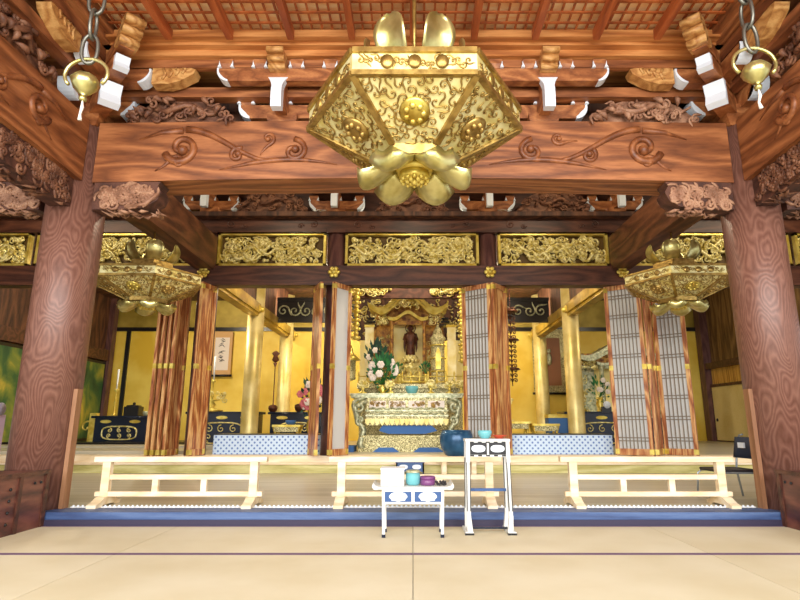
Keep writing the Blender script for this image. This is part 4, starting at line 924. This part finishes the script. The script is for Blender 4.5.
# ================================================================ HANGING LANTERNS
def petal(b, az, r0, r1, z0, z1, w, bend, cup=.3, n=14, k=8):
    """a cupped sheet leaf from radius r0,z0 to r1,z1 bulging outward"""
    vs_ = []
    for i in range(n + 1):
        t = i / n; r = r0 + (r1 - r0) * t + bend * math.sin(PI * t); z = z0 + (z1 - z0) * t; ww = w / 2 * math.sqrt(max(.03, 1 - ((t - .58) / (.62 if t < .58 else .425)) ** 2))
        for j in range(k + 1):
            u = -1 + 2 * j / k; rr = r - cup * w * (u * u) * (.5 + .5 * math.sin(PI * t)); x = u * ww
            vs_.append((rr * math.cos(az) - x * math.sin(az), rr * math.sin(az) + x * math.cos(az), z))
    b.add(vs_, [(i * (k + 1) + j, i * (k + 1) + j + 1, (i + 1) * (k + 1) + j + 1, (i + 1) * (k + 1) + j) for i in range(n) for j in range(k)], True)
def hexpt(r, i, z): a = PI / 3 * i; return (r * math.cos(a), r * math.sin(a), z)
def make_lantern(loc, label, scale, rod):
    t = empty('hanging_lantern', loc, 0, label, 'lantern', 'hexagonal brass hanging lanterns', scale)
    Rr = .61; hb = .11; rb = .23; zb = -.17
    # bowl: six pierced panels, ribs, medallions
    for i in range(6):
        b = MB(); b.add([hexpt(Rr - .01, i, 0), hexpt(Rr - .01, i + 1, 0), hexpt(rb, i + 1, zb), hexpt(rb, i, zb)], [(0, 1, 2, 3)]); p = b.build('pierced_panel', 'filig', t, solid=.012)
        rg = random.Random(70 + i); b = MB(); A_, B_, C_, D_ = [Vector(v) for v in (hexpt(Rr, i, 0), hexpt(Rr, i + 1, 0), hexpt(rb, i + 1, zb), hexpt(rb, i, zb))]
        ex = (B_ - A_).normalized(); mid_t = (A_ + B_) / 2; ey = ((C_ + D_) / 2 - mid_t); hh = ey.length; ey.normalize(); ez = ex.cross(ey); ez = -ez if ez.z > 0 else ez
        b.T = Matrix(((ex.x, ez.x, ey.x, mid_t.x), (ex.y, ez.y, ey.y, mid_t.y), (ex.z, ez.z, ey.z, mid_t.z), (0, 0, 0, 1)))
        done = []
        for k in range(900):
            v = rg.uniform(.04, .94) * hh; hw_ = (Rr + (rb - Rr) * v / hh) / 2 - .03; x_ = rg.uniform(-hw_, hw_)
            if (x_ / .085) ** 2 + ((v - hh / 2) / .085) ** 2 < .8 or any((x_ - q[0]) ** 2 + (v - q[1]) ** 2 < .0016 for q in done): continue
            done.append((x_, v))
            b.curl(x_, v, .008, rg.uniform(.02, .032), rg.uniform(0, 6.28), rg.uniform(.5, 1.0), .0052, rg.choice((-1, 1)), .035, 4, 9)
        b.build('arabesque', 'brassd', p)
        c = (Vector(hexpt(Rr, i, 0)) + Vector(hexpt(Rr, i + 1, 0)) + Vector(hexpt(rb, i + 1, zb)) + Vector(hexpt(rb, i, zb))) / 4
        nrm = (Vector(hexpt(Rr, i + 1, 0)) - Vector(hexpt(Rr, i, 0))).cross(Vector(hexpt(rb, i, zb)) - Vector(hexpt(Rr, i, 0))).normalized()
        if nrm.z > 0: nrm = -nrm
        q = nrm.to_track_quat('Z', 'Y').to_matrix().to_4x4()
        b = MB(); b.T = Matrix.Translation(c) @ q; b.lathe([(.0, .0), (.075, .0), (.08, .012), (.068, .02), (.03, .03), (0, .032)][1:], 20)
        for k in range(7): a = 2 * PI * k / 7; b.ball((.045 * math.cos(a), .045 * math.sin(a), .022), .02, 6, m=4)
        m = b.build('medallion', 'brassd' if i != 4 else 'gold', p)
        b = MB(); b.bar(hexpt(Rr + .002, i, 0), hexpt(rb + .01, i, zb - .004), .034, .02); b.build('corner_rib', 'brassd', t)
        b = MB(); o_, n_ = hexpt, 1
        b.add([hexpt(Rr + .005, i, -.01), hexpt(Rr + .005, i + 1, -.01), hexpt(Rr + .005, i + 1, hb), hexpt(Rr + .005, i, hb), hexpt(Rr - .02, i, -.01), hexpt(Rr - .02, i + 1, -.01), hexpt(Rr - .02, i + 1, hb), hexpt(Rr - .02, i, hb)],
              [(0, 1, 2, 3), (5, 4, 7, 6), (0, 4, 5, 1), (3, 2, 6, 7)]); rp = b.build('rim_band', 'filig', t)
        b = MB(); a0 = Vector(hexpt(Rr + .006, i, 0)); a1 = Vector(hexpt(Rr + .006, i + 1, 0)); ex = (a1 - a0).normalized(); mid_t = (a0 + a1) / 2; ny = Vector((mid_t.x, mid_t.y, 0)).normalized() * -1
        b.T = Matrix(((ex.x, ny.x, 0, mid_t.x), (ex.y, ny.y, 0, mid_t.y), (0, 0, 1, 0), (0, 0, 0, 1)))
        for k in range(22): b.curl(-.28 + .56 * (k + .5) / 22, hb / 2 + rg.uniform(-.02, .02), 0, .02, rg.uniform(0, 6.28), .9, .005, rg.choice((-1, 1)), .02, 4, 8)
        b.build('rim_arabesque', 'brassd', rp)
        for z in (0.0, hb):
            b = MB(); b.bar(hexpt(Rr + .006, i, z), hexpt(Rr + .006, i + 1, z), .03, .024); b.build('rim_molding', 'brassd', rp)
        for k in (.28, .5, .72):
            a0 = Vector(hexpt(Rr + .006, i, hb / 2)); a1 = Vector(hexpt(Rr + .006, i + 1, hb / 2)); c = a0.lerp(a1, k); nr = Vector((c.x, c.y, 0)).normalized() if False else Vector((math.cos(PI / 3 * i + PI / 6), math.sin(PI / 3 * i + PI / 6), 0))
            b = MB(); b.T = Matrix.Translation(c) @ nr.to_track_quat('Z', 'Y').to_matrix().to_4x4(); b.lathe([(.032, 0), (.034, .008), (.024, .012), (.012, .018), (0, .018)], 12); b.build('rosette', 'brassd', rp)
    b = MB(); b.lathe([(Rr - .02, hb - .01), (.3, hb + .05), (.24, hb + .07)], 6, smooth=False); b.lathe([(.24, hb + .06), (.26, hb + .08), (.26, hb + .16), (.22, hb + .18), (.05, hb + .2)], 6, smooth=False); b.build('top_cover', 'brassd', t)
    for i in range(6):
        b = MB(); petal(b, PI / 3 * i, .14, .27, hb + .14, hb + .40, .2, .05, -.13); tag(b.build('crown_petal', 'brass', t, solid=.006), 'upturned leaf-shaped petal')
    b = MB(); b.lathe([(rb + .01, zb + .01), (rb, zb - .05), (rb * .85, zb - .06), (rb * .8, zb - .02)], 6, smooth=False); b.build('bottom_collar', 'brassd', t)
    b = MB(); b.lathe([(.1, zb - .03), (.11, zb - .05), (.1, zb - .07), (0, zb - .07)], 18)
    b.lathe([(.085, zb - .07), (.09, zb - .10), (.08, zb - .11), (0, zb - .11)], 18)
    for k in range(12): a = PI / 6 * k; b.ball((.075 * math.cos(a), .075 * math.sin(a), zb - .11), .014, 6, m=4)
    for k in range(6): a = PI / 3 * k; b.ball((.04 * math.cos(a), .04 * math.sin(a), zb - .11), .02, 6, m=4)
    b.ball((0, 0, zb - .11), .026, 8); b.build('flower_boss', 'goldb', t)
    for i in range(6):
        b = MB(); az = PI / 3 * i; vs_ = []; n = 8; k = 6
        for a in range(n + 1):
            u = a / n; r = .1 + .22 * math.sin(u * PI * .55); z = zb - .05 - .12 * math.sin(PI * min(1, u * .85)) + .03 * u; ww = .118 * math.sin(PI * (.15 + .8 * u)) ** .55
            for j in range(k + 1):
                v = -1 + 2 * j / k; x = v * ww; zz = z + .06 * v * v * math.sin(PI * (.1 + .8 * u))
                vs_.append((r * math.cos(az) - x * math.sin(az), r * math.sin(az) + x * math.cos(az), zz))
        b.add(vs_, [(q * (k + 1) + j, q * (k + 1) + j + 1, (q + 1) * (k + 1) + j + 1, (q + 1) * (k + 1) + j) for q in range(n) for j in range(k)], True)
        tag(b.build('lotus_petal', 'brass', t, solid=.006), 'drooping cupped lotus petal')
    b = MB(); b.cyl(0, 0, .012, hb + .2, rod, 8); b.build('suspension_rod', 'brassd', t)
    return t
big = make_lantern((0.01, 3.55, 2.83), 'huge hexagonal brass hanging lantern with pierced panels, top centre', (1.22, 1.2, 1.4), 1.02)
make_lantern((-3.17, 6.42, 2.40), 'smaller hexagonal brass lantern hanging by the left column', (1, 1, 1.0), .75)
make_lantern((3.17, 6.42, 2.40), 'smaller hexagonal brass lantern hanging by the right column', (1, 1, 1.0), .75)

# chains with melon-shaped brass pendants
def pendant_chain(loc, label, top, lean, seed):
    t = empty('pendant_chain', loc, 0, label, 'hanging chain', 'brass pendant chains', (1.05, 1.05, 1.1))
    b = MB(); n = 8; b.lathe([(.0, -.01), (.02, -.01), (.024, .01), (.012, .02), (.03, .035), (.07, .075), (.085, .11), (.06, .145), (.02, .155), (0, .156)][1:], 8); b.build('melon_bell', 'brass', t)
    b = MB(); b.tube([(.13 * math.cos(a), 0, .16 + .10 * math.sin(a)) for a in [R(-40) + R(260) * i / 20 for i in range(21)]], .011, 8); b.build('ring_handle', 'brass', t)
    b = MB(); b.tube([(0, 0, -.01), (.004, 0, -.05), (-.006, .005, -.09), (.0, 0, -.13)], [.004, .01, .007, .012], 6); b.build('tassel', 'petal', t)
    z = .24; k = 0
    while z < top:
        b = MB(); hw = .045; hl = .095; x0 = lean * (z - .24)
        pts = [(hw * math.cos(a) , 0, hl * math.copysign(abs(math.sin(a)) ** .8, math.sin(a))) for a in [2 * PI * i / 16 for i in range(16)]]
        b.T = Matrix.Translation((x0, 0, z + hl - .01)) @ Matrix.Rotation(R(90 * (k % 2) + 10), 4, 'Z') @ Matrix.Scale(1, 4); b.tube(pts, .0115, 7, True); b.build('chain_link', 'iron', t); z += hl * 2.0 - .024; k += 1
    return t
pendant_chain((-2.075, 3.1, 2.78), 'iron chain with a brass melon-shaped bell at the upper left', 1.2, .0, 1)
pendant_chain((2.18, 3.1, 2.86), 'iron chain with a brass melon-shaped bell at the upper right', 1.15, -.01, 2)

# ================================================================ LOW BARRIERS
def barrier(x, label):
    t = empty('low_barrier', (x, 5.0, .1), 0, label, 'barrier', 'low cypress barriers on the stage floor'); L = 1.5
    b = MB(); b.box(-L / 2 - .0, L / 2, -.035, .035, .36, .405); b.build('top_rail', 'cypress', t, bevel=.004)
    for sx in (-1, 1):
        b = MB(); b.box(sx * .64 - .035, sx * .64 + .035, -.03, .03, .06, .36); b.build('post', 'cypress', t, bevel=.004)
        b = MB(); b.T = Matrix.Translation((sx * .64, 0, 0)) @ Matrix.Rotation(R(90), 4, 'Z'); b.prism([(-.2, 0), (-.12, 0), (-.08, .015), (.08, .015), (.12, 0), (.2, 0), (.2, .025), (.14, .04), (.07, .075), (-.07, .075), (-.14, .04), (-.2, .025)], -.04, .04); b.build('foot', 'cypress', t)
    b = MB(); b.box(-.605, .605, -.02, .02, .215, .255); b.build('middle_rail', 'cypress', t)
    b = MB(); b.box(-L / 2 + .03, L / 2 - .03, -.025, .025, .075, .115); b.build('lower_rail', 'cypress', t, bevel=.003)
    for x_ in (-.21, .21): b = MB(); b.box(x_ - .025, x_ + .025, -.018, .018, .115, .215); b.build('strut', 'cypress', t)
    return t
barrier(-2.02, 'low pale cypress barrier on the left, by the left column')
barrier(.02, 'low pale cypress barrier in the middle behind the two small tables')
barrier(2.03, 'low pale cypress barrier on the right, by the chair')

# ================================================================ SMALL TABLES
def oval(b, cx, cz, y0, y1, rx_, rz_, n=24):
    b.prism([(cx + rx_ * math.copysign(abs(math.cos(a)) ** .8, math.cos(a)), cz + rz_ * math.copysign(abs(math.sin(a)) ** .8, math.sin(a))) for a in [2 * PI * i / n for i in range(n)]], y0, y1)
def wavy_oval(b, cx, cz, y0, y1, rx_, rz_):
    P = []
    for i in range(40):
        a = 2 * PI * i / 40; k = 1 + (.07 * math.cos(8 * a) if math.sin(a) < .2 else 0); P.append((cx + rx_ * k * math.cos(a), cz + rz_ * k * math.copysign(abs(math.sin(a)) ** .75, math.sin(a))))
    b.prism(P, y0, y1)
t = empty('low_table', (0, 4.28, 0), 0, 'low white table with two blue apron panels, left of the tall white stand', 'table', None, (.94, 1, 1))
b = MB(); b.box(-.27, .27, -.13, .13, .325, .345); b.build('table_top', 'tablew', t, bevel=.003)
for s in (-1, 1):
    b = MB(); b.T = Matrix.Translation((0, 0, 0)); pr = [(s * .265, .325), (s * .3, .325), (s * .315, .345), (s * .305, .372), (s * .29, .352), (s * .265, .345)]; b.prism(pr, -.13, .13); b.build('upturned_end', 'tablew', t)
b = MB(); b.box(-.235, .235, -.115, .115, .315, .325); b.box(-.225, .225, -.118, -.104, .225, .24); b.box(-.225, .225, -.118, -.104, .31, .325); b.box(-.012, .012, -.1175, -.104, .24, .31); b.build('apron_frame', 'tablew', t)
for s in (-1, 1):
    b = MB(); b.box(*sorted((s * .012, s * .22)), -.112, -.106, .235, .315); p = b.build('apron_panel', 'tblue', t); tag(p, 'blue apron panel')
    b = MB(); wavy_oval(b, s * .113, .276, -.118, -.112, .066, .032); b.build('white_oval', 'white', p)
    for y in (-.105, .105):
        b = MB(); b.bar((s * .228, y, .325), (s * .222, y, .02), .022, .022, (0, 1, 0)); l = b.build('leg', 'tablew', t); b = MB(); b.box(s * .222 - .014, s * .222 + .014, y - .014, y + .014, 0, .022); b.build('leg_shoe', 'lac', l)
t = empty('paper_box', (-.15, 4.27, .3462), 0, 'white square paper box on the low table', 'box')
b = MB(); b.box(-.085, .085, -.08, .08, 0, .11); b.build('box_body', 'paperw', t, bevel=.003)
b = MB(); b.box(-.088, .088, -.083, .083, .11, .125); b.build('box_lid', 'paperw', t, bevel=.003)
t = empty('incense_pot', (.0, 4.27, .3462), 0, 'teal glazed pot with a pale rim between the box and purple tin', 'pot')
b = MB(); b.lathe([(.04, 0), (.052, .01), (.055, .06), (.05, .085), (.055, .09), (.045, .09), (.042, .02), (0, .02)], 24); b.build('pot_body', 'teal', t)
b = MB(); b.lathe([(.056, .088), (.058, .095), (.045, .105), (0, .108)], 24); b.build('pot_lid', 'silver', t)
t = empty('purple_tin', (.108, 4.26, .3462), 0, 'round purple lacquer tin on the low table', 'tin')
b = MB(); b.lathe([(.05, 0), (.055, .006), (.056, .045), (0, .045)], 28); b.build('tin_body', 'purple', t); b = MB(); b.lathe([(.058, .043), (.058, .058), (.05, .064), (0, .064)], 28); b.build('tin_lid', 'purple', t)
t = empty('prayer_beads', (.205, 4.24, .3462), 0, 'little heap of dark prayer beads at the right end of the low table', 'beads')
b = MB(); rng = random.Random(4)
for i in range(22): a = i * .6; b.ball((.026 * math.cos(a) + .01 * math.sin(i), .03 * math.sin(a), .009 + .008 * (i % 3)), .009, 6, m=4)
b.build('bead_loop', 'seat', t)

t = empty('tall_stand', (.565, 4.38, 0), 0, 'tall white stand edged in black with two white ovals', 'stand')
b = MB(); b.box(-.17, .17, -.09, .09, .655, .675); b.build('stand_top', 'tablew', t, bevel=.003)
b = MB(); b.box(-.16, .16, -.085, -.065, .545, .655); b.build('apron_frame', 'tablew', t)
for s in (-1, 1):
    b = MB(); b.box(*sorted((s * .008, s * .135)), -.089, -.085, .56, .648); p = b.build('apron_panel', 'black', t); tag(p, 'black apron panel')
    b = MB(); oval(b, s * .072, .604, -.094, -.089, .052, .026); b.build('white_oval', 'white', p)
for k in range(5):
    for z in (.553, .65):
        b = MB(); x = -.12 + k * .06; b.box(x - .015, x + .015, -.088, -.085, z - .005, z + .005); b.build('black_inlay', 'black', t)
for s in (-1, 1):
    for y, sy in ((-.075, -1), (.075, 1)):
        b = MB(); b.bar((s * .15, y, .66), (s * .155, y * 1.25, .03), .028, .024, (0, 1, 0)); l = b.build('leg', 'tablew', t)
        for e in (-1, 1):
            b = MB(); b.bar((s * .15 + .012 * e, y - .0135, .53), (s * .154 + .012 * e, y * 1.22 - .0135, .16), .0055, .004, (0, 1, 0)); b.build('black_edge', 'black', l)
        b = MB(); b.prism([(s * .145 - .02, .0), (s * .145 + .02, 0), (s * .155 + .014, .13), (s * .155 - .014, .13)], y * 1.25 - .018, y * 1.25 + .018); b.build('leg_shoe', 'tablew', l)
    b = MB(); b.box(s * .155 - .03, s * .155 + .03, -.13, .13, 0, .022); b.build('foot', 'tablew', t); 
    b = MB(); b.box(s * .155 - .032, s * .155 + .032, -.132, -.1, 0, .014); b.build('foot_tip', 'black', t)
b = MB(); b.box(-.14, .14, -.012, .012, .29, .31); b.build('stretcher', 'tblue', t)
b = MB(); b.box(-.14, .14, -.012, .012, .022, .035); b.build('stretcher', 'lac', t)
bowl('water_bowl', .555, 4.38, .676, .055, .06, 'teal', 'turquoise bowl on the tall white stand', 'bowl')
t = empty('offering_dish', (.665, 4.37, .676), 0, 'flat vermilion lacquer dish on the tall white stand', 'dish')
b = MB(); b.lathe([(.03, 0), (.032, .01), (.06, .022), (.062, .027), (.03, .015), (0, .015)], 24); b.build('dish_body', 'redl', t)

# low table at the step behind
t = empty('step_table', (-.04, 7.86, .1), 0, 'small low blue table with two white ovals in front of the step', 'table')
b = MB(); b.box(-.2, .2, -.1, .1, .16, .175); b.build('table_top', 'tblue', t)
b = MB(); b.box(-.19, .19, -.09, -.075, .04, .16); p = b.build('apron', 'tblue', t)
for s in (-1, 1):
    b = MB(); oval(b, s * .09, .105, -.096, -.09, .06, .03); b.build('white_oval', 'white', p)
    for y in (-.08, .08): b = MB(); b.box(s * .18 - .01, s * .18 + .01, y - .01, y + .01, 0, .16); b.build('leg', 'lac', t)

# ================================================================ CHAIR AND THINGS AT THE RIGHT
t = empty('stacking_chair', (2.98, 5.42, .1), R(-88), 'low chair with dark seat and bent steel tube frame behind the right column', 'chair', None, (.9, .9, .82))
b = MB(); b.box(-.21, .21, -.2, .2, .3, .335); b.build('seat', 'seat', t, bevel=.012)
b = MB(); n = 8
vs_ = []
for i in range(n + 1):
    x = -.2 + .4 * i / n; y = .2 + .03 * (1 - (x / .2) ** 2)
    for yy, z in ((y - .012, .44), (y + .012, .44), (y + .05, .68), (y + .03, .68)): vs_.append((x, yy, z))
b.add(vs_, [(4 * i + j, 4 * i + (j + 1) % 4, 4 * i + 4 + (j + 1) % 4, 4 * i + 4 + j) for i in range(n) for j in range(4)] + [(3, 2, 1, 0), (4 * n, 4 * n + 1, 4 * n + 2, 4 * n + 3)], True); b.build('backrest', 'navyc', t)
for s in (-1, 1):
    b = MB(); b.tube([(s * .22, .26, .0), (s * .22, .22, .3), (s * .22, .24, .45), (s * .215, .275, .65), (s * .19, .28, .7), (s * .14, .285, .71)], .011, 8); b.build('rear_leg', 'steel', t)
    b = MB(); b.tube([(s * .22, -.24, .0), (s * .22, -.21, .27), (s * .21, -.17, .3), (s * .21, .2, .3)], .011, 8); b.build('front_leg', 'steel', t)
b = MB(); b.box(-.05, .05, .16, .18, .56, .62); b.build('backrest_label', 'white', t)
b = MB(); b.box(0, .5, 0, .02, 0, .85); t = tag(b.build('notice_board', 'seat', loc=(6.55, 10.6, .55)), 'dark notice board with a pale round emblem before the cream doors', 'notice board')
b = MB(); b.T = Matrix.Translation((.25, -.002, .42)) @ Matrix.Rotation(R(90), 4, 'X'); b.lathe([(.09, 0), (.13, 0), (.13, .006), (.09, .006)], 20); b.build('round_emblem', 'silver', t)
b = MB(); 
for s in (-1, 1): b.bar((.25 + s * .2, .01, -.22), (.25 + s * .2, .01, .0), .03); 
b.build('board_leg', 'black', t)
t = empty('side_table', (5.9, 9.2, .33), 0, 'small red-brown wooden side table behind the steel chair', 'table')
b = MB(); b.box(-.3, .3, -.2, .2, .36, .39); b.build('table_top', 'beam', t)
for sx in (-1, 1):
    for sy in (-1, 1): b = MB(); b.box(sx * .26 - .02, sx * .26 + .02, sy * .16 - .02, sy * .16 + .02, 0, .36); b.build('leg', 'beam', t)
